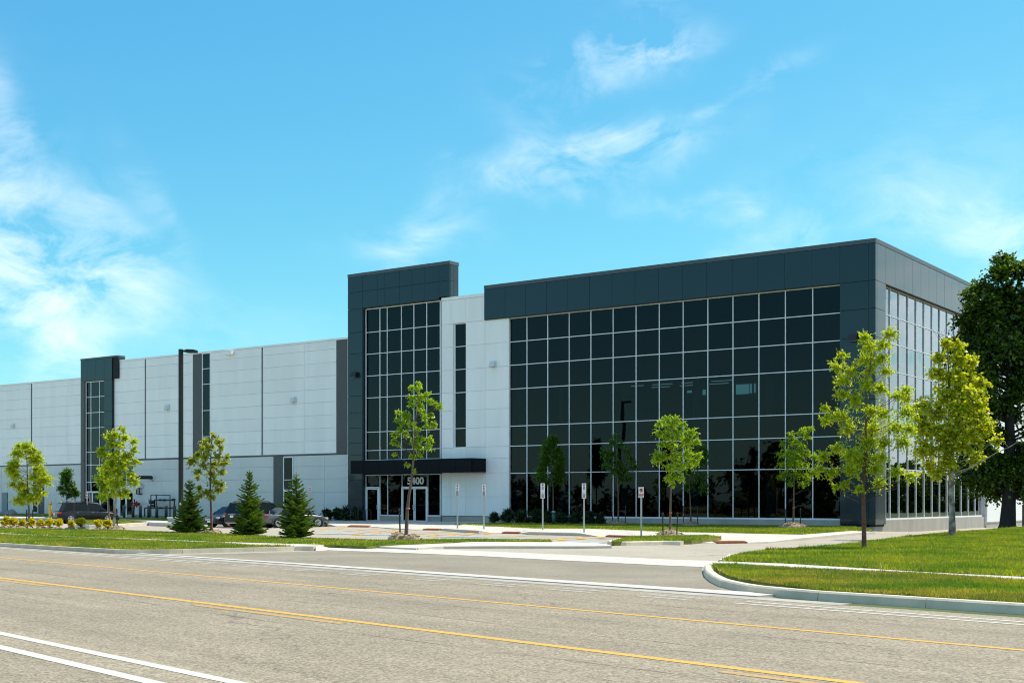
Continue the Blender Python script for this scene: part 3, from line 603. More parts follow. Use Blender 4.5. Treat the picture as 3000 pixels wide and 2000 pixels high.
def curtain(name, xs, zs, y, ax='x', mw=.042, skip=None, head=True, skip_mull=None):
    """glazed wall: perimeter frame as the part; mullions, transoms and panes as its pieces; y is the outer face"""
    D = .13; mb = MB()
    def bx(a0, a1, d0, d1, z0, z1, nm=None):
        lo = (a0, a1, y + d0, y + d1) if ax == 'x' else (y - d1, y - d0, a0, a1)
        if nm is None: kb(mb, *lo, z0, z1)
        else: return piece(nm[0], nm[1], part, *lo, z0, z1, bevel=False)
    x0, x1, z0, z1 = xs[0], xs[-1], zs[0], zs[-1]
    bx(x0 - .045, x0 + mw / 2, 0, D, z0 - .06, z1 + .03); bx(x1 - mw / 2, x1 + .045, 0, D, z0 - .06, z1 + .03)
    bx(x0 + mw / 2, x1 - mw / 2, 0, D, z1 - mw * .6, z1 + .03); bx(x0 + mw / 2, x1 - mw / 2, 0, D, z0 - .06, z0 + mw * .6)
    part = mb.build(name, M['alu'], bld)
    for x in xs[1:-1]:
        if skip_mull is None: bx(x - mw / 2, x + mw / 2, .002, D, z0 + mw * .6, z1 - mw * .6, ('mullion', M['alu']))
        else:
            zz = [z for z in zs]
            for a, b in zip(zz, zz[1:]):
                if not skip_mull(x, (a + b) / 2): bx(x - mw / 2, x + mw / 2, .002, D, a, b, ('mullion', M['alu']))
    for z in zs[1:-1]:
        for i in range(len(xs) - 1):
            bx(xs[i] + mw / 2, xs[i + 1] - mw / 2, .012, D, z - mw / 2, z + mw / 2, ('transom', M['alu']))
    for i in range(len(xs) - 1):
        for j in range(len(zs) - 1):
            if skip and skip((xs[i] + xs[i + 1]) / 2, (zs[j] + zs[j + 1]) / 2): continue
            h = mw / 2
            p = bx(xs[i] + h, xs[i + 1] - h, .055, .062, zs[j] + h, zs[j + 1] - h, ('pane', M['glass']))
            # panes never sit perfectly in one plane
            p.rotation_euler = (random.gauss(0, .0035), 0, random.gauss(0, .0035))
    return part

# --- structure behind the skins
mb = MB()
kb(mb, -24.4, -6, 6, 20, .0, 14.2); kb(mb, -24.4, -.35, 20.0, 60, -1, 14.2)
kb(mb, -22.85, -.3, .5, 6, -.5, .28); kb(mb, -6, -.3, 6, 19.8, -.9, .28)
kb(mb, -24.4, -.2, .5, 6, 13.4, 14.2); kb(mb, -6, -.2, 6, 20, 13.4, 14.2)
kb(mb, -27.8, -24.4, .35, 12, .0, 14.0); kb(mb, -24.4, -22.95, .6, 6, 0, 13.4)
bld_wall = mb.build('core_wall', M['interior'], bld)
kb(mb2 := MB(), -24.35, -.15, .15, 60, 14.2, 14.35); kb(mb2, -27.8, -24.5, .15, 14, 14.0, 14.05); kb(mb2, -61, -35.8, .6, 60, 11.9, 12.1); kb(mb2, -110, -61, 8, 60, 11.9, 12.1)
mb2.build('roof', M['roof'], bld)
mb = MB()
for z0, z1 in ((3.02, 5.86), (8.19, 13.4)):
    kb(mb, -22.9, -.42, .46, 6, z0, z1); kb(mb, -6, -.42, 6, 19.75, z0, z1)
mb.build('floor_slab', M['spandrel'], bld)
for x in (-22.6, -19.55, -15.2, -10.6, -6.2, -1.6):
    mb = MB(); kb(mb, x - .2, x + .2, 1.1, 1.5, .28, 3.02); kb(mb, x - .2, x + .2, 1.1, 1.5, 5.86, 8.19); mb.build('column', M['interior_light'], bld)
for y in (5, 9.5, 14):
    mb = MB(); kb(mb, -1.9, -1.5, y, y + .4, .28, 3.02); kb(mb, -1.9, -1.5, y, y + .4, 5.86, 8.19); mb.build('column', M['interior_light'], bld)
for px0, px1, py0, py1 in ((2157, 2194, 1121, 1153), (2197, 2203, 1121, 1151), (2210, 2214, 1121, 1150), (2052, 2068, 1142, 1156), (2032, 2046, 1143, 1154), (2014, 2027, 1144, 1150)):
    a = at_plane(px0, py0, 5.9 * K); b = at_plane(px1, py1, 5.9 * K)
    MB().box(a[0], b[0], 5.86 * K, 5.9 * K, b[2], a[2]).build('rear_window', M['inlit'], bld)
for i in range(4):
    kb(mb := MB(), -16 + i * 1.9, -14.7 + i * 1.9, 2.4, 2.45, 8.1, 8.14); mb.build('ceiling_light', M['tube'], bld)
for i in range(3):
    kb(mb := MB(), -15 + i * 1.9, -13.8 + i * 1.9, 3.9, 3.95, 8.1, 8.14); mb.build('ceiling_light', M['tube'], bld)

# --- glazed corner block, street front
mull = [-22.91, -21.45, -19.95, -18.43, -16.93, -15.43, -13.92, -12.43, -10.93, -9.42, -7.92, -6.41, -4.91, -3.4, -1.9]
rows = [.47, 3.06, 4.70, 5.905, 8.15, 9.59, 11.0, 12.42]
curtain('curtain_wall', mull, rows, .2)
jx = [-24.51, -22.92, -21.4, -19.89, -18.39, -16.89, -15.38, -13.88, -12.37, -10.88, -9.38, -7.87, -6.37, -4.86, -3.36, -1.86, -.38, -.0]
mb = MB(); kb(mb, -24.5, -.35, .06, .45, 12.5, 14.45); kb(mb, -1.84, -.35, .06, .45, .1, 12.5)
fascia = mb.build('fascia', M['dark_backing'], bld)
panels(fascia, M['charcoal'], jx[:-2] , [12.46, 14.34], 0)
panels(fascia, M['charcoal'], [-1.86, -.38, -.0], [.2, 1.78, 3.4, 4.94, 6.5, 8.1, 9.63, 11.06, 12.46, 14.34], 0)
kb(mb := MB(), -24.51, .0, -.015, .5, 14.345, 14.56); mb.build('coping', M['coping'], bld)
kb(mb := MB(), -24.5, -1.86, .02, .33, 12.44, 12.458); mb.build('soffit', M['soffit'], bld)
# --- glazed corner block, side
smull = [1.5, 2.1, 2.78, 4.15, 5.57, 6.95, 8.32, 9.73, 11.1, 12.5, 13.9, 15.3, 16.8, 18.2, 19.65]
curtain('curtain_wall', smull, rows, -.2, 'y')
mb = MB(); kb(mb, -.45, -.06, .06, 20, 12.5, 14.45); kb(mb, -.45, -.06, .06, 1.46, .1, 12.5)
side = mb.build('fascia', M['dark_backing'], bld)
sj = [.0, .23, 1.5, 2.9, 4.3, 5.7, 7.08, 8.47, 9.86, 11.28, 12.7, 14.1, 15.5, 16.9, 18.3, 19.9]
panels(side, M['charcoal'], sj[1:], [12.46, 14.34], 0, ax='y'); panels(side, M['charcoal'], [.062, .23], [12.46, 14.34], 0, ax='y')
panels(side, M['charcoal'], [.23, 1.5], [.2, 1.78, 3.4, 4.94, 6.5, 8.1, 9.63, 11.06, 12.46], 0, ax='y'); panels(side, M['charcoal'], [.062, .23], [.2, 1.78, 3.4, 4.94, 6.5, 8.1, 9.63, 11.06, 12.46], 0, ax='y')
kb(mb := MB(), -.5, .015, .5, 20, 14.345, 14.56); kb(mb, .0, .015, -.015, .5, 14.345, 14.56); mb.build('coping', M['coping'], bld)
kb(mb := MB(), -.33, -.02, 1.5, 19.9, 12.44, 12.458); mb.build('soffit', M['soffit'], bld)
mb = MB(); kb(mb, -.42, -.05, 19.95, 60, -.2, 12.2); sw = mb.build('wall', M['backing'], bld)
panels(sw, M['white_panel'], [19.97, 22.9, 27.6, 32.3, 37, 41.7], [.06, 1.42, 2.9, 4.4, 5.9, 7.4, 8.9, 10.4, 12.2], .02, ax='y')
# --- concrete foundation
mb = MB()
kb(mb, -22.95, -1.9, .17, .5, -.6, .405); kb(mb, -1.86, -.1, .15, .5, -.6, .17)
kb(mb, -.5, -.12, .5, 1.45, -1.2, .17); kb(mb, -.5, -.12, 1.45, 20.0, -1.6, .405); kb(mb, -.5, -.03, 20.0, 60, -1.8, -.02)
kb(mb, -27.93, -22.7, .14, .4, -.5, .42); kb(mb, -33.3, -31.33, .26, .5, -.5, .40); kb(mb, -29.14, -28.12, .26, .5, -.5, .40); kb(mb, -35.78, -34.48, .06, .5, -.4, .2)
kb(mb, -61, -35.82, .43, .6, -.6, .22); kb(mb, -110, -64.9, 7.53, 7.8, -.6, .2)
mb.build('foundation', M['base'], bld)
# --- white stair block between tower and glass
mb = MB(); kb(mb, -27.9, -26.97, .16, .35, .45, 13.95); kb(mb, -26.0, -22.75, .16, .35, .45, 13.95); kb(mb, -26.97, -26.0, .16, .35, .45, 4.68); kb(mb, -26.97, -26.0, .16, .35, 12.47, 13.95)
wb = mb.build('wall', M['backing'], bld)
wz = [.45, 1.64, 3.1, 3.98, 4.70, 5.89, 7.0, 8.15, 9.55, 11.0, 12.45, 13.93]
panels(wb, M['white_panel'], [-27.92, -27.16, -26.0, -24.5, -22.7], wz[:5], .1)
panels(wb, M['white_panel'], [-27.92, -26.99], wz[4:11], .1); panels(wb, M['white_panel'], [-26.0, -24.5, -22.7], wz[4:11], .1)
panels(wb, M['white_panel'], [-27.92, -27.16, -26.0, -24.5], wz[10:], .1); panels(wb, M['white_panel'], [-24.5, -22.7], wz[10:], .14)
for a, b in zip(wz[:10], wz[1:11]): piece('panel', M['white_panel'], wb, -22.76, -22.7, .165, .33, a + G_, b - G_)
for a, b in zip(wz[4:10], wz[5:11]): piece('panel', M['white_panel'], wb, -27.02, -26.975, .165, .3, a + G_, b - G_)
kb(mb := MB(), -27.92, -24.5, .08, .5, 13.94, 14.13); mb.build('coping', M['white_panel'], bld)
curtain('stair_window', [-26.93, -26.02], [4.71, 5.9, 8.13, 9.57, 11.0, 12.42], .2)
kb(mb := MB(), -26.95, -26.0, .4, .45, 4.7, 12.4); mb.build('window_backing', M['spandrel'], bld)
# --- entrance tower
tj = [-35.82, -34.52, -33.17, -32.56, -31.32, -30.27, -29.2, -28.05, -27.19]
mb = MB(); kb(mb, -35.78, -27.23, .06, .9, 14.2, 16.2); kb(mb, -35.78, -34.5, .06, .6, .1, 14.2); tw = mb.build('fascia', M['dark_backing'], bld)
panels(tw, M['charcoal'], tj, [15.16, 16.17], 0); panels(tw, M['charcoal'], tj[:-1], [14.06, 15.16], 0); panels(tw, M['charcoal'], tj[-2:], [14.17, 15.16], 0)
panels(tw, M['charcoal'], [-35.82, -34.5], [.2, 1.47, 2.75, 3.6, 4.4, 5.2, 6.2, 7.2, 8.3, 9.7, 11.1, 12.5, 14.06], 0)
panels(tw, M['charcoal'], [.07, .35, .9], [14.17, 15.16, 16.17], -27.19, ax='y')
kb(mb := MB(), -35.83, -27.18, -.015, .93, 16.175, 16.39); mb.build('coping', M['coping'], bld)
kb(mb := MB(), -34.5, -28.0, .02, .33, 14.04, 14.058); mb.build('soffit', M['soffit'], bld)
kb(mb := MB(), -34.5, -34.44, .06, .6, .1, 14.06); mb.build('jamb', M['charcoal'], bld)
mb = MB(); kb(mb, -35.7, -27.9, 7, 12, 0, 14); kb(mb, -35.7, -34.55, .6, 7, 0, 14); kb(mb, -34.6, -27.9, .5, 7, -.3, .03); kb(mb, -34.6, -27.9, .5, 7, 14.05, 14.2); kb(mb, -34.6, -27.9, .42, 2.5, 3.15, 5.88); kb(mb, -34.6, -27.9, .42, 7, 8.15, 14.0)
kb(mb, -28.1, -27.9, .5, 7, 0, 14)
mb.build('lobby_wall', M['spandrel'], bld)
tx = [-34.41, -33.19, -32.56, -31.35, -30.3, -29.24, -28.14]
curtain('curtain_wall', tx, [4.05, 4.69, 5.9, 8.15, 9.59, 11.03, 12.46, 13.98], .22)
# entrance level
curtain('entrance_glazing', [-33.17, -32.52, -31.33], [.46, 3.07], .22); curtain('entrance_glazing', [-29.15, -28.14], [.46, 3.07], .22)
curtain('entrance_glazing', [-34.41, -33.22], [2.28, 3.07], .22); curtain('entrance_glazing', [-31.29, -29.19], [2.28, 3.07], .22)
def door(x0, x1, z0, z1, hside, y=.2):
    f = .075; mb = MB(); kb(mb, x0, x0 + f, y, y + .08, z0, z1); kb(mb, x1 - f, x1, y, y + .08, z0, z1); kb(mb, x0 + f, x1 - f, y, y + .08, z1 - f, z1); kb(mb, x0 + f, x1 - f, y, y + .08, z0, z0 + f * 1.3)
    d = mb.build('door', M['alu'], bld); kb(mb := MB(), x0 + f, x1 - f, y + .035, y + .045, z0 + f * 1.3, z1 - f); mb.build('pane', M['glass'], d)
    hx = (x0 + f * .5 if hside < 0 else x1 - f * .5) * K; mb = MB(); zc = (z0 + (z1 - z0) * .43) * K; yy = y * K
    mb.tube([(hx, yy, zc - .2), (hx - hside * .02, yy - .08, zc - .19), (hx - hside * .02, yy - .08, zc + .19), (hx, yy, zc + .2)], .018, 8); mb.build('handle', M['steel'], d); return d
door(-34.34, -33.31, .03, 2.2, 1); door(-31.24, -30.24, .04, 2.22, 1); door(-30.21, -29.22, .04, 2.22, -1)
mb = MB(); kb(mb, -33.31, -33.22, .2, .33, .03, 2.28); kb(mb, -34.45, -34.34, .2, .33, .03, 2.28); kb(mb, -31.33, -31.24, .2, .33, .03, 2.28); kb(mb, -29.22, -29.15, .2, .33, .03, 2.28); mb.build('door_frame', M['alu'], bld)
# canopy
mb = MB(); kb(mb, -34.3, -24.47, -1.3, .08, 3.14, 3.97); kb(mb, -34.35, -28.0, .08, .36, 3.14, 4.0); can = mb.build('canopy', M['dark_backing'], bld)
panels(can, M['canopy'], [-34.34, -33.2, -31.9, -30.6, -29.3, -28.0, -26.9, -25.7, -24.45], [3.12, 3.99], -1.34, t=.05)
piece('panel', M['canopy'], can, -24.46, -24.42, -1.28, .08, 3.13, 3.98)
# house number above the double door
cu = bpy.data.curves.new('number', 'FONT'); cu.body = '5400'; cu.size = .86; cu.extrude = .02; cu.offset = .012; cu.align_x = 'CENTER'; cu.align_y = 'CENTER'
to = bpy.data.objects.new('tmp', cu); COL.objects.link(to); dg = bpy.context.evaluated_depsgraph_get(); me = bpy.data.meshes.new_from_object(to.evaluated_get(dg)); bpy.data.objects.remove(to)
me.materials.clear(); me.materials.append(M['sign_white'])
def text_mesh(body, size, ext=.002, off=0., mname='sign_black'):
    cu = bpy.data.curves.new('t', 'FONT'); cu.body = body; cu.size = size; cu.extrude = ext; cu.offset = off; cu.align_x = 'CENTER'; cu.align_y = 'CENTER'
    to = bpy.data.objects.new('tmp', cu); COL.objects.link(to); dg = bpy.context.evaluated_depsgraph_get(); dg.update(); me = bpy.data.meshes.new_from_object(to.evaluated_get(dg)); bpy.data.objects.remove(to)
    me.materials.clear(); me.materials.append(M[mname]); return me
ax_ = at_plane(1193, 1409, .2 * K); bx_ = at_plane(1241, 1409, .2 * K); me = text_mesh('5400', .72, .02, .022, 'sign_white')
w_ = max(v.co.x for v in me.vertices) - min(v.co.x for v in me.vertices)
hn = link('house_number', me, bld, ((ax_[0] + bx_[0]) / 2, .22 * K, ax_[2])); hn.rotation_euler = (R_(90), 0, 0); hn.scale = ((bx_[0] - ax_[0]) / w_, 1.0, 1)

# --- warehouse wing
mb = MB(); kb(mb, -60.9, -35.85, .46, 1.2, -.3, 12.2); kb(mb, -60.9, -35.85, 1.2, 60, -.3, 11.9); kb(mb, -110, -64.6, 7.56, 8.2, -.3, 12.2); kb(mb, -110, -60.9, 8.2, 60, -.3, 11.9); wh = mb.build('wall', M['backing'], bld)
wr = [4.60, 5.45, 6.32, 7.20, 8.08, 8.96, 9.84, 10.73, 11.62, 12.19]
for a, b in ((-60.88, -57.21), (-57.07, -52.82), (-52.82, -51.71), (-49.76, -44.45), (-44.31, -40.23), (-40.23, -37.24)): panels(wh, M['white_panel'], [a, b], wr, .4)
for a, b in ((-57.21, -57.07), (-44.45, -44.31)): piece('reveal', M['grey_panel'], wh, a + .005, b - .005, .425, .46, 4.6, 12.19)
for a, b in ((-51.7, -50.72), (-37.23, -36.2)): piece('dark_panel', M['grey_panel'], wh, a, b, .41, .46, 4.6, 12.19)
piece('corner_trim', M['white_panel'], wh, -36.19, -36.1, .38, .46, .25, 12.25)
kb(mb := MB(), -60.9, -36.1, .37, 1.0, 12.195, 12.32); mb.build('coping', M['white_panel'], bld)
piece('band', M['grey_panel'], wh, -60.88, -36.15, .405, .46, 4.49, 4.59)
curtain('strip_window', [-50.62, -49.79], [4.62, 6.08, 7.99, 9.92, 11.05, 12.17], .37)
kb(mb := MB(), -50.62, -49.79, .455, .459, 4.62, 12.17); mb.build('window_backing', M['spandrel'], bld)
lr = [.23, 1.11, 1.985, 2.875, 3.75, 4.48]
for a, b in ((-58.45, -55.19), (-55.19, -50.9), (-50.9, -46.54), (-46.54, -43.25), (-41.28, -38.32), (-38.32, -36.18)): panels(wh, M['grey_white_panel'], [a, b], lr, .4)
piece('dark_panel', M['grey_panel'], wh, -43.23, -42.3, .41, .46, .23, 4.48)
curtain('strip_window', [-42.22, -41.34], [2.15, 2.84, 4.4], .37); kb(mb := MB(), -42.22, -41.34, .455, .459, .2, 4.4); mb.build('window_backing', M['spandrel'], bld)
door(-42.24, -41.32, .05, 2.1, 1, .37)
piece('roof_box', M['white_panel'], wh, -48.0, -47.2, .1, .36, 11.87, 12.1)
# --- second stair tower with side entrance
mb = MB(); kb(mb, -64.85, -60.23, .27, .8, 10.9, 12.5); kb(mb, -64.85, -64.4, .27, .8, .2, 10.9); kb(mb, -61.87, -60.95, .27, .8, 2.3, 10.9); t2 = mb.build('fascia', M['dark_backing'], bld)
panels(t2, M['charcoal'], [-64.88, -64.04, -62.93, -61.88, -60.92], [10.86, 12.55], .2); panels(t2, M['charcoal'], [-61.88, -60.92], [4.6, 6.1, 7.2, 8.4, 9.6, 10.86], .2); panels(t2, M['grey_panel'], [-64.88, -64.37], [.2, 4.6, 10.86], .2)
panels(t2, M['charcoal'], [.27, .45], [4.6, 6.1, 7.2, 8.4, 9.6, 10.86], -60.9, ax='y'); panels(t2, M['charcoal'], [.27, .6, .9], [12.33, 12.55], -60.2, ax='y'); 
kb(mb := MB(), -64.89, -60.19, .18, .9, 12.555, 12.68); mb.build('coping', M['coping'], bld)
curtain('curtain_wall', [-64.35, -63.73, -62.64, -61.9], [2.11, 2.85, 4.22, 5.24, 7.16, 8.36, 9.6, 10.8], .32)
mb = MB(); kb(mb, -64.35, -61.88, .5, .6, 2, 10.85); kb(mb, -64.6, -58.5, 1.6, 1.7, 0, 4.6); mb.build('window_backing', M['spandrel'], bld)
curtain('entrance_glazing', [-64.6, -63.98, -63.7], [.2, 2.08], .4); curtain('entrance_glazing', [-62.6, -61.7, -60.95], [.1, 2.08], .4)
curtain('entrance_glazing', [-61.86, -60.95, -60.2, -59.42, -58.55], [2.8, 4.42], .4)
door(-63.66, -62.66, .08, 2.08, 1, .4); door(-60.25, -59.46, .08, 2.06, 1, .4); door(-59.44, -58.56, .08, 2.06, -1, .4)
for a, b in ((-62.6, -61.4), (-59.42, -58.55)):
    for i in range(4): piece('louvre', M['alu'], t2, a, b, .41, .47, 2.2 + i * .14, 2.29 + i * .14)
    piece('louvre_frame', M['coping'], t2, a, b, .475, .5, 2.12, 2.78)
# --- set-back wing at the far left
lw_ = bpy.data.objects.new('wall', wh.data.copy()); bpy.data.objects.remove(lw_)
mb = MB(); kb(mb, -110, -64.9, 7.545, 7.56, .1, 12.1); lwing = mb.build('wall', M['backing'], bld)
lz = [4.68, 5.47, 6.35, 7.22, 8.1, 8.99, 9.89, 10.8, 11.7, 12.18]
for a, b in ((-110, -98), (-98, -87.5), (-87.5, -82.44), (-82.25, -76.86), (-76.86, -70), (-70, -64.9)): panels(lwing, M['white_panel'], [a, b], lz, 7.48)
piece('reveal', M['grey_panel'], lwing, -82.43, -82.26, 7.5, 7.545, 4.6, 12.18); piece('band', M['grey_panel'], lwing, -110, -64.9, 7.485, 7.545, 4.58, 4.67)
kb(mb := MB(), -110, -64.9, 7.45, 8.0, 12.185, 12.33); mb.build('coping', M['white_panel'], bld)
for a, b in ((-110, -98), (-98, -87.1), (-86.06, -82.2), (-80.37, -78.57), (-78.57, -72), (-72, -64.9)): panels(lwing, M['grey_white_panel'], [a, b], [.2, 1.1, 1.97, 2.88, 3.76, 4.57], 7.48)
piece('dark_panel', M['grey_panel'], lwing, -81.3, -80.4, 7.49, 7.545, .2, 4.57); curtain('strip_window', [-82.12, -81.35], [.3, 1.0, 2.9, 4.5], 7.44)
kb(mb := MB(), -82.15, -81.32, 7.52, 7.54, .2, 4.55); mb.build('window_backing', M['spandrel'], bld)
mb = MB(); kb(mb, -87.0, -86.15, 7.42, 7.5, .15, 2.12); dd = mb.build('service_door', mat('grey_blue_door', (.22, .27, .31), .5), bld); piece('handle', M['steel'], dd, -86.27, -86.2, 7.38, 7.42, 1.05, 1.12)
panels(lwing, M['grey_white_panel'], [-87.08, -86.08], [2.15, 3.0, 3.76, 4.57], 7.48)

# ================================================================== things fixed to the building
def wall_light(px, py, Y, label, dark=False):
    p = at_plane(px, py, Y); root = empty('wall_light', p); tag(root, label, 'wall light', 'wall lights on the facade')
    m = M['black_metal'] if dark else M['lamp_white']; w, h = (.26, .2) if dark else (.20, .2)
    mb = MB(); mb.add([(-w, -.02, -h), (w, -.02, -h), (w, -.02, h), (-w, -.02, h), (-w, -.34, -h), (w, -.34, -h), (w, -.22, h), (-w, -.22, h)], [(0, 1, 2, 3), (5, 4, 7, 6), (4, 5, 1, 0), (1, 5, 6, 2), (2, 6, 7, 3), (4, 0, 3, 7)])
    mb.build('housing', m, root); MB().box(-w * .8, w * .8, -.32, -.06, -h - .02, -h - .002).build('lens', M['lens'], root); MB().box(-w * 1.1, w * 1.1, -.02, .0, -h * 1.1, h * 1.1).build('back_plate', m, root)
wall_light(1447, 1067, .1 * K, 'pale box wall light on the bright white block left of the glass front')
wall_light(863, 1171, .4 * K, 'pale box wall light right of the narrow vertical seam on the warehouse wall')
wall_light(493, 1193, .4 * K, 'pale box wall light left of the lamp post on the warehouse wall')
wall_light(41, 1247, 7.48 * K, 'pale box wall light on the set-back white wall at the far left')
wall_light(1041, 1098, .0, 'black wall light on the charcoal entrance tower', True)
wall_light(2502, 990, .0, 'black wall light on the charcoal corner column above the young tree', True)
p = at_plane(395, 1408, .4 * K); root = tag(empty('security_camera', p), 'small grey security camera beside the louvre of the side entrance', 'camera')
MB().tube([(0, 0, 0), (0, -.2, 0), (0, -.22, -.1)], .03).build('bracket', M['grey_pipe'], root); MB().tube([(-.2, -.3, -.12), (.12, -.2, -.1)], .07, 10).build('body', M['grey_pipe'], root)
p = at_plane(446, 1398, .4 * K); root = tag(empty('flue_pipe', p), 'black horizontal flue pipe with round flange on the pale wall', 'flue')
MB().tube([(0, 0, 0), (0, -1.7, 0)], .16, 14).build('pipe', M['black_metal'], root); MB().tube([(0, .0, 0), (0, -.06, 0)], .3, 16).build('flange', M['lamp_white'], root)
p = at_plane(411, 1428, .4 * K); root = tag(empty('vent_assembly', p), 'black bracket pipe with a white box left below the flue', 'vent')
MB().tube([(-.3, -.15, .62), (-.3, -.15, -.55), (.35, -.15, -.55)], .06).tube([(-.3, -.15, .32), (.35, -.15, .32)], .05).tube([(.05, -.15, -.55), (.05, -.15, .0)], .05).build('pipe', M['black_metal'], root)
MB().box(-.22, .42, -.3, -.02, .0, .24).build('box', M['lamp_white'], root)
p = at_plane(582, 1462, .4 * K); root = tag(empty('wall_sign', p), 'small white notice with red print fixed to the warehouse wall', 'sign')
MB().box(-.28, .28, -.02, 0, -.26, .26).build('plate', M['sign_white'], root); mb = MB()
for z in (.14, .06, -.02): mb.box(-.2, .2, -.026, -.02, z - .02, z + .02)
mb.add([(-.1, -.026, -.08), (.1, -.026, -.08), (0, -.026, -.2)], [(0, 1, 2)]); mb.build('print', M['red'], root)
# sprinkler inlet: red pipe with outlets all round
p = at_plane(407, 1476, .4 * K); root = tag(empty('sprinkler_inlet', p), 'red fire department inlet with splayed outlets beside the side entrance', 'fire inlet')
MB().tube([(0, 0, 0), (0, -.45, 0)], .14, 12).build('body', M['red_metal'], root)
for k in range(6):
    a = R_(30 + 60 * k); MB().tube([(0, -.4, 0), (.36 * math.cos(a), -.5, .36 * math.sin(a))], .055, 8).tube([(.34 * math.cos(a), -.49, .34 * math.sin(a)), (.42 * math.cos(a), -.52, .42 * math.sin(a))], .08, 8).build('outlet', M['red_metal'], root)
# gas meter
Yg = -.25; A = lambda px, py: Vector(at_plane(px, py, Yg)); o = A(470, 1512); o.z = .05
root = tag(empty('gas_meter', tuple(o)), 'dark gas meter and pipe manifold standing behind slate bollards', 'gas meter')
q = lambda px, py, dy=0.: tuple(A(px, py) - o + Vector((0, dy, 0)))
for pts, r in (([(442, 1512), (442, 1449), (498, 1450), (498, 1512)], .05), ([(458, 1512), (458, 1450)], .05), ([(424, 1512), (424, 1487), (511, 1487)], .06), ([(453, 1487), (453, 1464), (511, 1464), (511, 1487)], .07)):
    MB().tube([q(x, y) for x, y in pts], r, 8).build('pipe', M['grey_pipe'], root)
for px, py, r, d in ((445, 1470, .17, .2), (482, 1464, .10, .15), (470, 1464, .09, .15), (508, 1463, .11, .15), (471, 1487, .09, .15), (445, 1481, .10, .15), (437, 1466, .10, .2)):
    c = q(px, py); MB().tube([(c[0], c[1] + d, c[2]), (c[0], c[1] - d, c[2])], r, 12).build('regulator', M['grey_pipe'], root)
c = q(439, 1466); MB().box(c[0] - .14, c[0] + .14, c[1] - .3, c[1] - .1, c[2] - .14, c[2] + .14).build('meter_box', M['lamp_white'], root)

# ================================================================== street furniture
def bollard(px, py0, py1, Y, m, r, label, group, cap=None):
    b = at_plane(px, py1, Y); t = at_plane(px, py0, Y); h = t[2] - b[2]; z = max(b[2], -.05)
    root = tag(empty('bollard', (b[0], Y, z)), label, 'bollard', group); h = t[2] - z
    MB().tube([(0, 0, -.1), (0, 0, h * .97), (0, 0, h * .985), (0, 0, h)], [r, r, r * .8, r * .3], 14).build('post', m, root)
    if cap: MB().tube([(0, 0, h * .86), (0, 0, h * .99)], r * 1.04, 14).build('cap', cap, root)
    else: MB().tube([(0, 0, h * .82), (0, 0, h * .85)], r * 1.03, 14).build('band', M['car_trim'], root)
for i, (px, d) in enumerate([(363.5, 'directly in front of the side entrance, leftmost slate one'), (389.8, 'right of the side entrance door'), (411.2, 'in front of the red fire inlet'), (435.5, 'left end of the gas pipes'), (459.2, 'middle of the gas pipes with a small tag'), (486.8, 'right part of the gas pipes'), (511.2, 'beside the lamp post, rightmost slate one')]):
    bollard(px, 1480, 1513.5, -1.1, M['bollard_dark'], .125, 'slate bollard with orange cap ' + d, 'slate bollards guarding the gas meter', M['bollard_cap'])
for px, d in ((147, 'left of the dark suv, standing apart'), (181, 'at the rear bumper of the dark suv'), (213, 'hidden behind the dark suv roof, only its top showing')):
    bollard(px, 1468.5, 1511, .0 if px < 200 else 1.5, M['bollard_yellow'], .14, 'yellow bollard ' + d, 'yellow bollards')

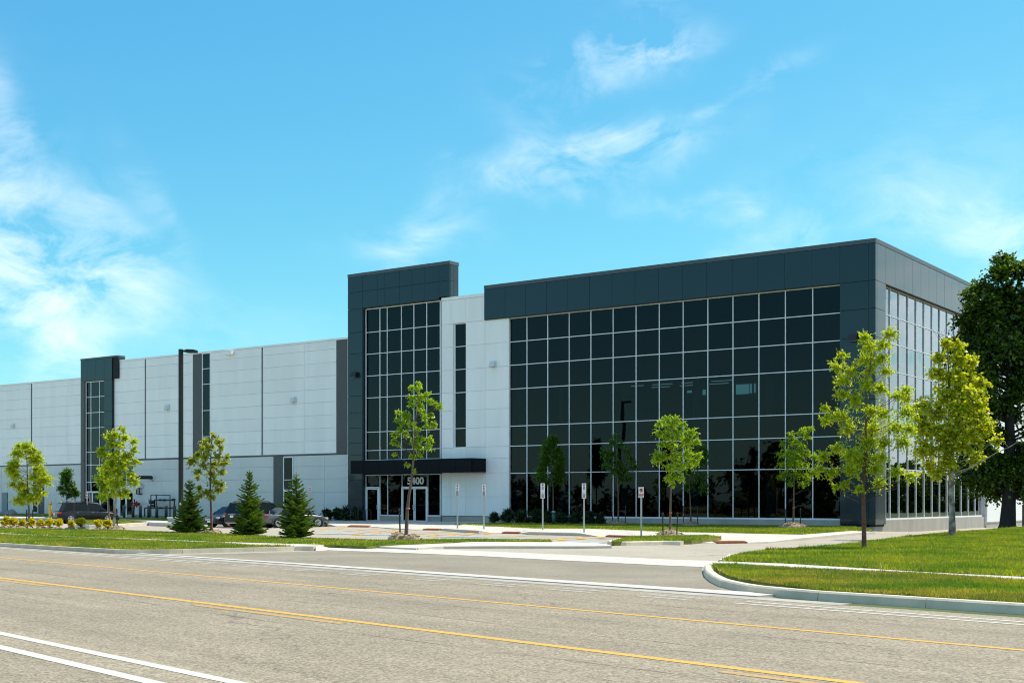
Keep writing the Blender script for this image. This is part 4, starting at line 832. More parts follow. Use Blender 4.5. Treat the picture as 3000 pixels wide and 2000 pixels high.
def ring(mb, r0, r1, y, cx=0, cz=0, n=24):
    vs = [(cx + r * math.cos(2 * math.pi * i / n), y, cz + r * math.sin(2 * math.pi * i / n)) for i in range(n) for r in (r0, r1)]
    mb.add(vs, [(2 * i, 2 * i + 1, (2 * i + 3) % (2 * n), (2 * i + 2) % (2 * n)) for i in range(n)])
def txt(parent, name, body, size, x, z, y, m, off=0.):
    o = link(name, text_mesh(body, size, .0015, off, m), parent, (x, y, z)); o.rotation_euler = (R_(90), 0, 0); return o
def sign(px, pyb, z0, pxt, py0, py1, wpx, kind, label, group, lean=0.):
    """post from the ground up to the plate; plate heights taken from its own distance"""
    x, y = gp(px, pyb, z0); d = depth(x, y); ztop = EYE - (py0 - HYP) / FPX * d - z0; zbot = EYE - (py1 - HYP) / FPX * d - z0; w = wpx / FPX * d
    root = tag(empty('parking_sign', (x, y, z0), math.atan2(.5818, .8133) * .75), label, 'parking sign', group); root.rotation_euler.y = lean
    MB().box(-.035, .035, -.012, .025, -.2, ztop - .08).box(-.035, -.018, .025, .05, -.2, ztop - .08).box(.018, .035, .025, .05, -.2, ztop - .08).build('post', M['steel'], root)
    def plate(za, zb): return MB().box(-w / 2, w / 2, -.02, -.0125, za, zb).build('plate', M['sign_white'], root, bevel=0)
    Y = -.0225; h = ztop - zbot
    if kind == 'noparking':
        pl = plate(zbot, ztop); r = w * .36; cz = ztop - w * .62; mb = MB(); ring(mb, r * .78, r, Y, 0, cz); a = .707 * r * .85
        mb.add([(-a - .015, Y - .002, cz + a - .015), (-a + .015, Y - .002, cz + a + .015), (a + .015, Y - .002, cz - a + .015), (a - .015, Y - .002, cz - a - .015)], [(0, 3, 2, 1)]); mb.build('prohibition_ring', M['red'], pl)
        txt(pl, 'letter', 'P', w * .62, 0, cz, Y - .0005, 'sign_black', .006)
        zb = zbot + h * .30; MB().add([(-w / 2 + .01, Y, zb - h * .09), (w / 2 - .01, Y, zb - h * .09), (w / 2 - .01, Y, zb + h * .09), (-w / 2 + .01, Y, zb + h * .09)], [(0, 1, 2, 3)]).build('red_band', M['red'], pl)
        txt(pl, 'lettering', 'FIRE ROUTE', w * .17, 0, zb, Y - .003, 'sign_white', .002)
        mb = MB(); 
        for k in range(2): mb.add([(-w * .36, Y, zbot + h * (.06 + k * .075)), (w * .36, Y, zbot + h * (.06 + k * .075)), (w * .36, Y, zbot + h * (.095 + k * .075)), (-w * .36, Y, zbot + h * (.095 + k * .075))], [(0, 1, 2, 3)])
        mb.build('small_print', M['red'], pl)
    else:
        split = kind == 'double'; zm = zbot + h * .40 if split else zbot
        pl = plate(zm + (.006 if split else 0), ztop); r = w * .27; cz = ztop - w * .42
        mb = MB(); ring(mb, r * .74, r, Y, 0, cz); a = .707 * r * .85; mb.add([(-a - .012, Y - .002, cz + a - .012), (-a + .012, Y - .002, cz + a + .012), (a + .012, Y - .002, cz - a + .012), (a - .012, Y - .002, cz - a - .012)], [(0, 3, 2, 1)]); mb.build('prohibition_ring', M['red'], pl)
        txt(pl, 'letter', 'P', w * .42, 0, cz, Y - .0005, 'sign_black', .004)
        b = w * .23; bz = cz - w * .68; MB().add([(-b, Y, bz - b * 1.15), (b, Y, bz - b * 1.15), (b, Y, bz + b * 1.15), (-b, Y, bz + b * 1.15)], [(0, 1, 2, 3)]).build('blue_square', M['sign_blue'], pl)
        mb = MB(); ring(mb, b * .42, b * .56, Y - .002, b * .05, bz - b * .3, 14); mb.add([(-b * .15 + b * .16 * math.cos(k), Y - .002, bz + b * .8 + b * .16 * math.sin(k)) for k in np.linspace(0, 5.5, 8)], [list(range(8))])
        for (x0, z0_, x1, z1) in ((-.2, .6, -.05, -.05), (-.1, -.05, .45, .08), (.35, -.55, .5, .08), (-.1, .2, .35, .32)): mb.add([(b * x0, Y - .002, bz + b * z0_), (b * x1, Y - .002, bz + b * z0_), (b * x1, Y - .002, bz + b * z1), (b * x0, Y - .002, bz + b * z1)], [(0, 1, 2, 3)])
        mb.build('wheelchair_symbol', M['sign_white'], pl)
        txt(pl, 'lettering', 'BY PERMIT\nONLY', w * .15, 0, bz - w * .46, Y, 'sign_black')
        pl2 = plate(zbot, zm - .006) if split else pl
        mb = MB(); zz = zm - .006 if split else bz - w * .68
        if split: mb.add([(w * .1 * math.cos(k), Y, zz - w * .17 + w * .1 * math.sin(k)) for k in np.linspace(0, 5.5, 8)], [list(range(8))]); zz -= w * .34
        n = int((zz - zbot) / (w * .15))
        for k in range(max(2, n)):
            z = zz - k * w * .15 - .01
            if z - .02 < zbot: break
            wd = w * (.40 if k % 2 == 0 else .3); mb.add([(-wd, Y, z - .018), (wd, Y, z - .018), (wd, Y, z), (-wd, Y, z)], [(0, 1, 2, 3)])
        mb.build('small_print', M['sign_black'], pl2)
ga = 'accessible parking signs along the front walk'
sign(1340, 1547, .12, 1338, 1418, 1451, 10.5, 'single', 'single accessible parking sign before the white block, nearest the entrance doors', ga)
sign(1417.5, 1549.5, .12, 1414, 1419, 1451, 10.5, 'single', 'single accessible parking sign beside the right end of the black canopy', ga)
sign(1590, 1551.5, .12, 1590, 1415, 1459, 12.5, 'double', 'double-plate accessible parking sign above the dark shrub row, left one of two', ga)
sign(1711, 1557.5, .12, 1712, 1415, 1459, 12.5, 'double', 'double-plate accessible parking sign at the right end of the shrub row', ga)
sign(1878.5, 1576, .14, 1878, 1426, 1457, 15.5, 'noparking', 'red and white no parking fire route sign on the small grass island', 'no parking signs')
sign(255, 1524.5, .0, 254, 1441, 1459, 8, 'noparking', 'no parking sign in front of the dark suv at the left', 'no parking signs')
sign(908, 1531, .1, 905, 1424.5, 1439.5, 8, 'noparking', 'no parking sign on leaning dark post behind the spruce by the picnic table', 'no parking signs')

# lamp post
d0 = 72.; lx, ly = (CAM + d0 * ray(530)); zt = EYE - (1020 - HYP) / FPX * d0
root = tag(empty('lamp_post', (lx, ly, -.05), math.atan2(.5818, .8133) * .5), 'tall black lamp post with single flat arm lamp on the lot edge', 'lamp post')
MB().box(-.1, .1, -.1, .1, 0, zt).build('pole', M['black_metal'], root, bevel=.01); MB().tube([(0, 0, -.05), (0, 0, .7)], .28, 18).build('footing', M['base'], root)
MB().box(.1, .35, -.04, .04, zt - .16, zt - .06).build('arm', M['black_metal'], root)
mb = MB(); prof = [(.3, .12, -.2, -.06), (.45, .2, -.22, -.03), (.9, .2, -.24, -.06), (1.02, .12, -.23, -.12)]
for x, w, a, b in prof: mb.v += [(x, -w, zt + a), (x, w, zt + a), (x, w, zt + b), (x, -w, zt + b)]
for i in range(3):
    for j in range(4): mb.f.append([4 * i + j, 4 * i + (j + 1) % 4, 4 * i + 4 + (j + 1) % 4, 4 * i + 4 + j]); mb.sm.append(False)
mb.f += [[0, 3, 2, 1], [12, 13, 14, 15]]; mb.sm += [False, False]; lh = mb.build('lamp_head', M['black_metal'], root); MB().box(.5, .9, -.15, .15, zt - .25, zt - .236).build('lens', M['lens'], lh)
zz = EYE - (1473 - HYP) / FPX * d0; MB().box(-.02, .1, -.106, -.1, zz - .06, zz + .08).build('tag_plate', M['sign_white'], root)

# picnic table with planters, bicycle rack
tx0, ty0 = -43.6, -2.4
pt = tag(empty('picnic_table', (tx0, ty0, .06), R_(4)), 'weathered wooden picnic table on the walk behind the parked cars', 'picnic table')
for i in range(4): MB().box(-1.15, 1.15, -.38 + i * .195, -.2 + i * .195, .76, .80).build('plank', M['wood'], pt, bevel=.004)
for s in (-1, 1):
    for k in range(2): MB().box(-1.15, 1.15, s * (.62 + k * .15) - .07, s * (.62 + k * .15) + .07, .44, .48).build('seat_plank', M['wood'], pt, bevel=.004)
for x in (-.85, .85):
    MB().box(x - .045, x + .045, -.75, .75, .38, .44).box(x - .045, x + .045, -.36, .36, .71, .76).build('cross_bar', M['wood'], pt)
    for s in (-1, 1): MB().add([(x - .045, s * .6, 0), (x + .045, s * .6, 0), (x + .045, s * .72, 0), (x - .045, s * .72, 0), (x - .045, s * .26, .74), (x + .045, s * .26, .74), (x + .045, s * .38, .74), (x - .045, s * .38, .74)], [(0, 1, 2, 3), (4, 7, 6, 5), (0, 4, 5, 1), (1, 5, 6, 2), (2, 6, 7, 3), (3, 7, 4, 0)]).build('leg', M['wood'], pt)
br = tag(empty('bicycle_rack', (-39.0, -1.9, .06)), 'grey hoop bicycle rack at the foot of the charcoal tower', 'bicycle rack')
for k in range(3): MB().tube([(k * .75, 0, 0), (k * .75, 0, .8), (k * .75, .08, .88), (k * .75, .5, .88), (k * .75, .58, .8), (k * .75, .58, 0)], .03, 8).build('hoop', M['grey_pipe'], br)
MB().box(-.1, 1.6, -.04, .02, .0, .04).box(-.1, 1.6, .56, .62, .0, .04).build('rail', M['grey_pipe'], br)
b1 = tag(empty('utility_box', (*gp(515, 1530, .0), .0)), 'pale green utility box half hidden behind the left spruce', 'utility box')
MB().box(-.5, .5, -.35, .35, 0, .32).build('cabinet', M['pale_green'], b1, bevel=.02); MB().box(-.54, .54, -.39, .39, .322, .40).build('lid', M['sign_white'], b1, bevel=.02)
p = gp(1622, 1537, .1); b1 = tag(empty('utility_post', (*p, .1)), 'short dark green utility post with grey cap among the front shrubs', 'utility post')
MB().tube([(0, 0, 0), (0, 0, .78)], .11, 12).build('post', M['green_metal'], b1); MB().tube([(0, 0, .78), (0, 0, .84), (0, 0, .88)], [.14, .13, .05], 12).build('cap', M['steel'], b1)
for i, (px, w, h, d) in enumerate(((18, .9, .42, 'below the grey blue service door'), (33, 1.0, .5, 'right of the service door'))):
    x, y, z = at_plane(px, 1505, 6.2); r = np.random.default_rng(40 + i); bm = bmesh.new(); bmesh.ops.create_icosphere(bm, subdivisions=3, radius=1)
    for v in bm.verts: k = 1 + .18 * math.sin(3 * v.co.x + i) * math.cos(4 * v.co.y) + r.normal(0, .02); v.co = Vector((v.co.x * w * k * .8, v.co.y * .6 * k, max(-.2, v.co.z) * h * k))
    me = bpy.data.meshes.new('boulder'); bm.to_mesh(me); bm.free(); me.materials.append(M['stone']); o = link('boulder', me, None, (x, y, .12)); tag(o, 'grey boulder on the grass ' + d, 'boulder', 'boulders at the left wing')
for px, d in ((384, 'left of the second slate bollard'), (397, 'beside the red fire inlet, larger')):
    x, y, z = at_plane(px, 1508, -.7); b1 = tag(empty('concrete_block', (x, y, .02)), 'pale concrete block ' + d, 'concrete block', 'pale blocks by the side door')
    MB().box(-.3, .3, -.2, .2, 0, .34).build('block', M['concrete'], b1, bevel=.02); MB().box(-.26, .26, -.16, .16, .342, .36).build('top_slab', M['concrete'], b1)
p = gp(3003, 1542, .14); b1 = tag(empty('wooden_post', (*p, .1)), 'weathered brown wooden post at the right edge by the big tree', 'post'); MB().box(-.13, .13, -.13, .13, 0, 1.25).build('post', M['wood'], b1, bevel=.01); MB().add([(-.15, -.15, 1.25), (.15, -.15, 1.25), (.15, .15, 1.25), (-.15, .15, 1.25), (0, 0, 1.38)], [(0, 1, 4), (1, 2, 4), (2, 3, 4), (3, 0, 4), (3, 2, 1, 0)]).build('cap', M['wood'], b1)

# ================================================================== parked cars (x forward, y left, metres)
def car(name, label, loc, heading, paint, L, Wd, H, suv, wheel_r=.34, group='cars parked in the lot'):
    root = tag(empty(name, loc, heading), label, 'car', group); w = Wd / 2; hb = .60 * H if suv else .64 * H
    # lower body stations: x, bottom z, belt z (shoulder), width factor
    st = [(-L / 2, .42, hb * .80, .80), (-L / 2 + .06, .30, hb * .93, .88), (-L / 2 + .30, .24, hb, .96), (-L * .25, .20, hb, 1), (0, .18, hb * .985, 1), (L * .2, .19, hb * .96, 1), (L * .30, .20, hb * .93, .99), (L / 2 - .55, .22, hb * .86, .96), (L / 2 - .16, .26, hb * .74, .86), (L / 2, .34, hb * .58, .70)]
    if not suv: st[0] = (-L / 2, .42, hb * .86, .78); st[1] = (-L / 2 + .05, .30, hb * .97, .86)
    mb = MB(); ring_ = []
    for x, zb, zt, k in st:
        hw = w * k; m_ = zb + (zt - zb) * .55
        ring_.append([(x, -hw * .86, zb), (x, -hw * .985, zb + .12), (x, -hw, m_), (x, -hw * .965, zt - .07), (x, -hw * .90, zt), (x, 0, zt + .035), (x, hw * .90, zt), (x, hw * .965, zt - .07), (x, hw, m_), (x, hw * .985, zb + .12), (x, hw * .86, zb)])
    n = 11; mb.v = [v for r in ring_ for v in r]
    for i in range(len(st) - 1):
        for j in range(n): mb.f.append([i * n + j, i * n + (j + 1) % n, (i + 1) * n + (j + 1) % n, (i + 1) * n + j]); mb.sm.append(True)
    mb.f += [list(range(n - 1, -1, -1)), [(len(st) - 1) * n + j for j in range(n)]]; mb.sm += [False, False]
    body = mb.build('body', paint, root); bm = bmesh.new(); bm.from_mesh(body.data); bmesh.ops.recalc_face_normals(bm, faces=bm.faces); bm.to_mesh(body.data); bm.free()
    sub = body.modifiers.new('sub', 'SUBSURF'); sub.levels = sub.render_levels = 2
    # cabin: glass volume, roof skin and pillars
    if suv: pr = [(-L / 2 + .12, hb - .02), (-L / 2 + .42, H - .1), (-L / 2 + .75, H - .02), (-.2, H), (L * .10, H - .05), (L * .17, H - .13), (L * .30, hb * .93)]
    else: pr = [(-L / 2 + .62, hb - .03), (-L * .22, H - .10), (-L * .12, H - .02), (0, H), (L * .06, H - .02), (L * .13, H - .09), (L * .30, hb * .90)]
    def half(z): t = (z - hb) / (H - hb); return w * (.90 - .19 * max(0, t))
    mb = MB(); base = [(x, z) for x, z in pr]
    for s in (-1, 1): mb.v += [(x, s * half(z), z) for x, z in base]
    m = len(base); 
    for i in range(m - 1): mb.f.append([i, i + 1, m + i + 1, m + i]); mb.sm.append(False)
    mb.f += [list(range(m)), list(range(2 * m - 1, m - 1, -1))]; mb.sm += [False, False]; gl = mb.build('windows', M['car_glass'], root)
    mb = MB(); top = pr[1:-1]
    for s in (-1, 1): mb.v += [(x, s * (half(z) + .012), z + .015) for x, z in top] + [(x, s * (half(z - .07) + .016), z - .06) for x, z in top]
    m = len(top)
    for i in range(m - 1):
        mb.f += [[i, i + 1, 2 * m + i + 1, 2 * m + i], [m + i, m + i + 1, i + 1, i], [2 * m + i, 2 * m + i + 1, 3 * m + i + 1, 3 * m + i]]; mb.sm += [True, True, True]
    mb.build('roof', paint, root)
    def pillar(xa, xb, wd):
        for s in (-1, 1):
            z0, z1 = hb - .03, H - .05; a0, a1 = half(z0) + .012, half(z1) + .012
            MB().add([(xa - wd, s * a0, z0), (xa + wd, s * a0, z0), (xb + wd, s * a1, z1), (xb - wd, s * a1, z1)], [(0, 1, 2, 3)] if s < 0 else [(3, 2, 1, 0)]).build('pillar', paint, root)
    pillar(-.05, -.08, .05)
    if suv: pillar(-L * .24, -L * .22, .06); pillar(-L / 2 + .30, -L / 2 + .62, .16); pillar(L * .285, L * .125, .05)
    else: pillar(-L / 2 + .85, -L * .19, .16); pillar(L * .28, L * .11, .05)
    for s in (-1, 1):
        mb = MB(); mb.box(-.5 * .16, .16 * .5, -.09, .09, -.07, .07); o = mb.build('mirror', paint, root, bevel=.03); o.location = (L * .2, s * (w + .07), hb + .04)
        mb = MB(); mb.box(-L / 2 + .02, -L / 2 + .34, s * w * .82 - .12, s * w * .82 + .10, hb * .76, hb * .93); o = mb.build('tail_light', M['tail'], root, bevel=.04)
        mb = MB(); mb.box(L / 2 - .40, L / 2 - .12, s * w * .70 - .16, s * w * .70 + .12, hb * .60, hb * .74); o = mb.build('headlight', M['head'], root, bevel=.04)
        MB().box(-.32 * L, .29 * L, s * (w * 1.0) - .012, s * (w * 1.0) + .016, .27, .32).build('side_trim', M['chrome'] if suv else M['car_trim'], root)
        for xx in (-L * .18, L * .06): MB().box(xx - .09, xx + .09, s * w * .99 - .02, s * w * .99 + .025, hb * .83, hb * .87).build('door_handle', M['chrome'] if suv else paint, root)
        if suv: MB().tube([(-L / 2 + .7, s * w * .66, H - .02), (-L / 2 + .8, s * w * .66, H + .05), (L * .05, s * w * .66, H + .05), (L * .1, s * w * .66, H - .02)], .02, 6).build('roof_rail', M['car_trim'], root)
        for xx in (-L * .29, L * .30):
            mb = MB(); N_ = 20; r0, r1 = wheel_r + .03, wheel_r + .10
            for k in range(N_ + 1):
                a = math.pi * 1.12 * k / N_ - .19; 
                mb.v += [(xx + r0 * math.cos(a), s * (w - .10), wheel_r + r0 * math.sin(a)), (xx + r1 * math.cos(a), s * (w + .012), wheel_r + r1 * math.sin(a)), (xx + r0 * math.cos(a), s * (w + .018), wheel_r + r0 * math.sin(a))]
            for k in range(N_): 
                for j in (0, 1): mb.f.append([3 * k + j + (1 if j else 2) - (0 if j else 0), 3 * k + (1 if j == 0 else 0) + (0 if j == 0 else 2), 3 * k + 3 + (1 if j == 0 else 2), 3 * k + 3 + (2 if j == 0 else 2)]) if False else None
            mb.f = [[3 * k + 1, 3 * k + 2, 3 * k + 5, 3 * k + 4] for k in range(N_)]; mb.sm = [True] * N_
            mb.build('wheel_arch', M['car_trim'] if suv else paint, root)
            MB().tube([(xx, s * (w - .30), wheel_r + .03), (xx, s * (w + .006), wheel_r + .03)], wheel_r + .05, 24).build('wheel_well', M['rubber'], root)
            wh_ = MB().tube([(xx, s * (w - .20), wheel_r), (xx, s * (w - .19), wheel_r), (xx, s * (w + .0), wheel_r), (xx, s * (w + .022), wheel_r)], [wheel_r - .04, wheel_r, wheel_r, wheel_r - .03], 26).build('wheel', M['rubber'], root)
            mb = MB(); yy = s * (w + .026); rr = wheel_r * .66
            vs = []
            N2 = 30
            for k in range(N2): a = 2 * math.pi * k / N2; vs += [(xx + rr * .84 * math.cos(a), yy, wheel_r + rr * .84 * math.sin(a)), (xx + rr * math.cos(a), yy, wheel_r + rr * math.sin(a))]
            mb.add(vs, [(2 * k, 2 * k + 1, (2 * k + 3) % (2 * N2), (2 * k + 2) % (2 * N2)) for k in range(N2)])
            for k in range(5 if suv else 10):
                a = 2 * math.pi * k / (5 if suv else 10) + .3; wd = .30 if suv else .13; mb.add([(xx + rr * .18 * math.cos(a - .8), yy, wheel_r + rr * .18 * math.sin(a - .8)), (xx + rr * .9 * math.cos(a - wd), yy, wheel_r + rr * .9 * math.sin(a - wd)), (xx + rr * .9 * math.cos(a + wd), yy, wheel_r + rr * .9 * math.sin(a + wd)), (xx + rr * .18 * math.cos(a + .8), yy, wheel_r + rr * .18 * math.sin(a + .8))], [(0, 1, 2, 3)])
            mb.tube([(xx, yy - s * .01, wheel_r), (xx, yy + s * .004, wheel_r)], rr * .22, 10); mb.build('rim', M['rim'], wh_)
    MB().box(-L / 2 - .03, -L / 2 + .25, -w * .84, w * .84, .32, .52).build('rear_bumper', M['car_trim'] if suv else paint, root, bevel=.06)
    MB().box(L / 2 - .3, L / 2 + .03, -w * .74, w * .74, .26, .48).build('front_bumper', paint, root, bevel=.08)
    MB().box(-L / 2 - .045, -L / 2 + .02, -.16, .16, hb * .66, hb * .66 + .15).build('licence_plate', M['sign_white'], root); MB().box(L / 2 + .031, L / 2 + .04, -.16, .16, .33, .45).build('licence_plate', M['sign_white'], root)
    MB().box(L / 2 - .12, L / 2 + .012, -w * .45, w * .45, hb * .50, hb * .66).build('grille', M['chrome'], root, bevel=.02)
    if suv: MB().box(-L / 2 - .04, -L / 2 + .02, -.35, .35, hb * .84, hb * .88).build('tailgate_trim', M['chrome'], root); MB().box(-L / 2 - .05, -L / 2 + .1, -w * .62, w * .62, .30, .36).build('bumper_trim', M['chrome'], root)
    MB().tube([(-L / 2 + .7, 0, H), (-L / 2 + .5, 0, H + .28)], .012, 5).build('aerial', M['car_trim'], root)
    return root
up = math.pi / 2
car('dark_suv', 'black suv with roof rails parked alone at the left by the yellow bollards', (-61.9, -8.2, -.22), R_(68), M['car_black'], 4.9, 1.86, 1.70, True, .37)
zl = -.21
car('parked_suv', 'black suv with bright red tail lights, rear towards the street, between two spruces', (-39.4, -10.7, zl), up, M['car_black'], 4.75, 1.88, 1.74, True, .36)
car('parked_sedan', 'grey sedan with rear towards the street behind the second and third spruce', (-36.3, -10.5, zl), R_(68), M['car_grey'], 4.75, 1.84, 1.46, False, .34)
car('parked_sedan', 'navy sedan facing the street, left of the rear-facing black suv', (-42.0, -10.4, zl), -up, M['car_blue'], 4.75, 1.82, 1.45, False, .33)

# ================================================================== VEGETATION
LM = {
 'lime': leafmat('lime_leaf', [(.28, .36, .012), (.46, .53, .016), (.62, .63, .024), (.38, .46, .014)], .6, .12),
 'locust': leafmat('locust_leaf', [(.17, .30, .010), (.31, .44, .012), (.46, .55, .016), (.22, .36, .010)], .6, .12),
 'yellow': leafmat('yellow_maple_leaf', [(.26, .33, .008), (.52, .53, .010), (.76, .70, .014), (.38, .42, .010)], .55, .2),
 'rusty': leafmat('rusty_tinged_leaf', [(.22, .31, .016), (.34, .42, .02), (.56, .45, .13), (.30, .38, .018)], .55, .12),
 'green': leafmat('green_leaf', [(.05, .13, .008), (.08, .18, .010), (.11, .22, .014)], .45, .12),
 'dark': leafmat('dark_leaf', [(.02, .05, .005), (.05, .10, .008), (.16, .25, .014), (.025, .06, .006)], .4, .12),
 'shrub': leafmat('dark_shrub_leaf', [(.012, .03, .006), (.02, .045, .008), (.03, .06, .010)], .25, .15),
 'gold': leafmat('gold_shrub_leaf', [(.62, .52, .010), (.74, .62, .016), (.62, .40, .02), (.42, .50, .016)], .5, .1),
 'spruce': leafmat('spruce_needle', [(.08, .14, .014), (.14, .22, .018), (.24, .34, .026), (.10, .17, .016)], .4, .1),
 'far': leafmat('far_leaf', [(.03, .06, .01), (.05, .09, .012), (.07, .11, .016)], .3, .05)}

def leaves_for(clumps, per, leaf, rng, droop=.35, twig_leaves=9, aspect=.45, flat=1.0, up=0.):
    """leaves set along arching twigs that radiate from each clump centre; returns verts, faces"""
    Vs = []
    for (c, r) in clumps:
        nt = max(3, int(per * 2.2 * (r / .3) ** 1.5)); k = twig_leaves
        d = rng.normal(size=(nt, 3)); d[:, 2] = d[:, 2] * .75 + .12 + up; d /= np.linalg.norm(d, axis=1)[:, None]
        ln = r * rng.uniform(.35, 1.45, nt); t = np.linspace(.22, 1, k)[None, :] + rng.uniform(-.06, .06, (nt, k))
        P = np.asarray(c)[None, None, :] + d[:, None, :] * (ln[:, None] * t)[:, :, None]; P[:, :, 2] -= droop * r * t ** 2 * rng.uniform(.3, 1.2, nt)[:, None]
        P = P.reshape(-1, 3); D = np.repeat(d, k, 0); n = len(P)
        side = rng.normal(size=(n, 3)); a = D * .6 + side * .7; a[:, 2] -= .35; a /= np.linalg.norm(a, axis=1)[:, None]
        nn = rng.normal(size=(n, 3)); nn[:, 2] = np.abs(nn[:, 2]) + flat; b = np.cross(a, nn); b /= np.linalg.norm(b, axis=1)[:, None]
        s = leaf * rng.uniform(.6, 1.3, n)[:, None]; fold = np.cross(b, a) * s * .12
        Vs.append(np.stack([P, P + a * s * .55 + b * s * aspect + fold, P + a * s * 1.1, P + a * s * .5 - b * s * aspect + fold], 1).reshape(-1, 3))
    V = np.concatenate(Vs); return V, np.arange(len(V)).reshape(-1, 4)

def tree(name, label, base_px, z0, trunk_top_px, clumps_px, leafm, barkm, leaf=.08, per=26, rtrunk=.05, group=None, seed=1, lean=None, cat='tree', base=None, dref=None, droop=.35, aspect=.45, twl=9, depth_k=.8, rtop=.012, grow=1.08, extra=None):
    rng = np.random.default_rng(seed)
    if base is None: bx, by = gp(base_px[0], base_px[1], z0)
    else: bx, by = base
    d = depth(bx, by); k = d / FPX
    root = tag(empty(name, (bx, by, z0)), label, cat, group)
    def w(px, py, dd=0.): lat = (px - base_px[0]) * k; q = RV * lat + FV * dd; return np.array([q[0] + 0, q[1], EYE - (py - HYP) * k - z0])
    # shift so that a pixel column at the trunk is the trunk
    cl = []
    for (px, py, r) in clumps_px: rr = r * k; rr *= grow * rng.uniform(.8, 1.2); cl.append((w(px, py, rng.uniform(-1, 1) * depth_k * max(rr, spread(clumps_px, py) * k * .55)), rr))
    mb = MB(); pts = [Vector((0, 0, -.15)), Vector((0, 0, .1))]; tp = [w(x, y) for x, y in trunk_top_px]; pts += [Vector(t) for t in tp]
    H = pts[-1].z; rad = [rtrunk * 1.35, rtrunk * 1.1] + [max(rtop, rtrunk * (1 - .85 * (p.z / H) ** 1.1)) for p in pts[2:]]
    mb.tube(pts, rad, 9)
    def trunk_at(z):
        for a, b in zip(pts, pts[1:]):
            if b.z >= z: return a.lerp(b, max(0, min(1, (z - a.z) / max(1e-6, b.z - a.z))))
        return pts[-1]
    z_first = pts[2].z if len(pts) > 3 else H * .3
    for c, r in cl:
        cv = Vector(c); hd = math.hypot(cv.x - trunk_at(cv.z).x, cv.y - trunk_at(cv.z).y); z = max(z_first, min(cv.z - hd * .55 - .05, H * .97)); s = trunk_at(z)
        if (cv - s).length < .05: continue
        m = s.lerp(cv, .5) + Vector((rng.normal() * .05, rng.normal() * .05, -.06)) * min(1.5, hd); r0 = max(.006, rtrunk * .20 * min(1, (cv - s).length / 1.6 + .3))
        mb.tube([s, m, cv, cv + (cv - m) * .4], [r0, r0 * .7, r0 * .4, r0 * .15], 5)
        for _ in range(3):
            dr = Vector(rng.normal(size=3)); dr.normalize(); dr.z = abs(dr.z) * .5; mb.tube([s.lerp(cv, .75), cv + dr * r * .8], [r0 * .35, r0 * .1], 4)
    if extra: extra(mb, w)
    mb.build('trunk', barkm, root)
    V, F = leaves_for(cl, per, leaf, rng, droop, twl, aspect); npmesh('crown', V, F, leafm, root)
    return root, w
def spread(cl, py):
    near = [c for c in cl if abs(c[1] - py) < 40] or cl
    return max(20, (max(c[0] for c in near) - min(c[0] for c in near)) / 2)
def auto_clumps(x0, x1, y0, y1, n, r0, r1, seed, prof=None, xc=None):
    """uneven ovate crown: clumps scattered in a height-dependent width"""
    rng = np.random.default_rng(seed); out = []; xc = xc or (x0 + x1) / 2; prof = prof or [(0, .12), (.15, .45), (.4, .85), (.65, 1), (.85, .8), (1, .45)]
    for i in range(n):
        t = (i + rng.uniform(0, 1)) / n; wv = np.interp(t, [p[0] for p in prof], [p[1] for p in prof]); u = rng.choice([-1, 1]) * rng.uniform(.0, 1) ** .6 * wv
        out.append((xc + u * (x1 - xc if u > 0 else xc - x0) * .88, y0 + t * (y1 - y0), rng.uniform(r0, r1)))
    return out

# young yellow-green tree nearest the street
T = lambda L, sx, sy, s: [(sx + a / s, sy + b / s, r / s) for a, b, r in L]
c10 = T([(740, 60, 38), (570, 90, 40), (590, 150, 52), (715, 130, 50), (440, 200, 36), (385, 280, 36), (590, 230, 52), (700, 220, 50), (500, 300, 58), (620, 300, 52), (450, 370, 52), (740, 300, 40), (580, 400, 60), (690, 420, 52), (440, 460, 50), (295, 560, 34), (520, 500, 52), (760, 480, 48), (840, 440, 42), (340, 620, 46), (440, 600, 58), (600, 580, 54), (700, 590, 58), (850, 580, 62), (290, 650, 24), (480, 690, 60), (640, 690, 60), (800, 680, 62), (900, 690, 40), (590, 780, 60), (720, 780, 60), (410, 820, 54), (830, 780, 48), (480, 870, 66), (310, 880, 44), (260, 965, 42), (360, 980, 50), (560, 900, 60), (680, 880, 52), (640, 960, 58), (760, 980, 52), (850, 1010, 42), (480, 970, 60), (440, 1060, 42), (520, 1100, 34), (690, 1060, 42), (380, 1080, 28)], 2280, 950, 2.273)
def ex10(mb, w): mb.tube([w(2535, 1434), w(2560, 1432, -.2), w(2600, 1420, -.3), w(2640, 1405, -.3)], [.025, .02, .014, .006], 5); mb.tube([w(2530, 1434), w(2505, 1435, .2), w(2480, 1440, .3)], [.02, .015, .007], 5)
tree('young_tree', 'airy yellow-green young tree on the lawn in front of the charcoal corner column', (2532, 1607), .14, [(2531, 1520), (2529, 1440), (2535, 1350), (2536, 1250), (2545, 1130), (2555, 1000)], c10, LM['lime'], M['bark_red'], .075, 30, .072, 'young trees around the building', 10, extra=ex10, droop=.25, aspect=.3, grow=1.15)
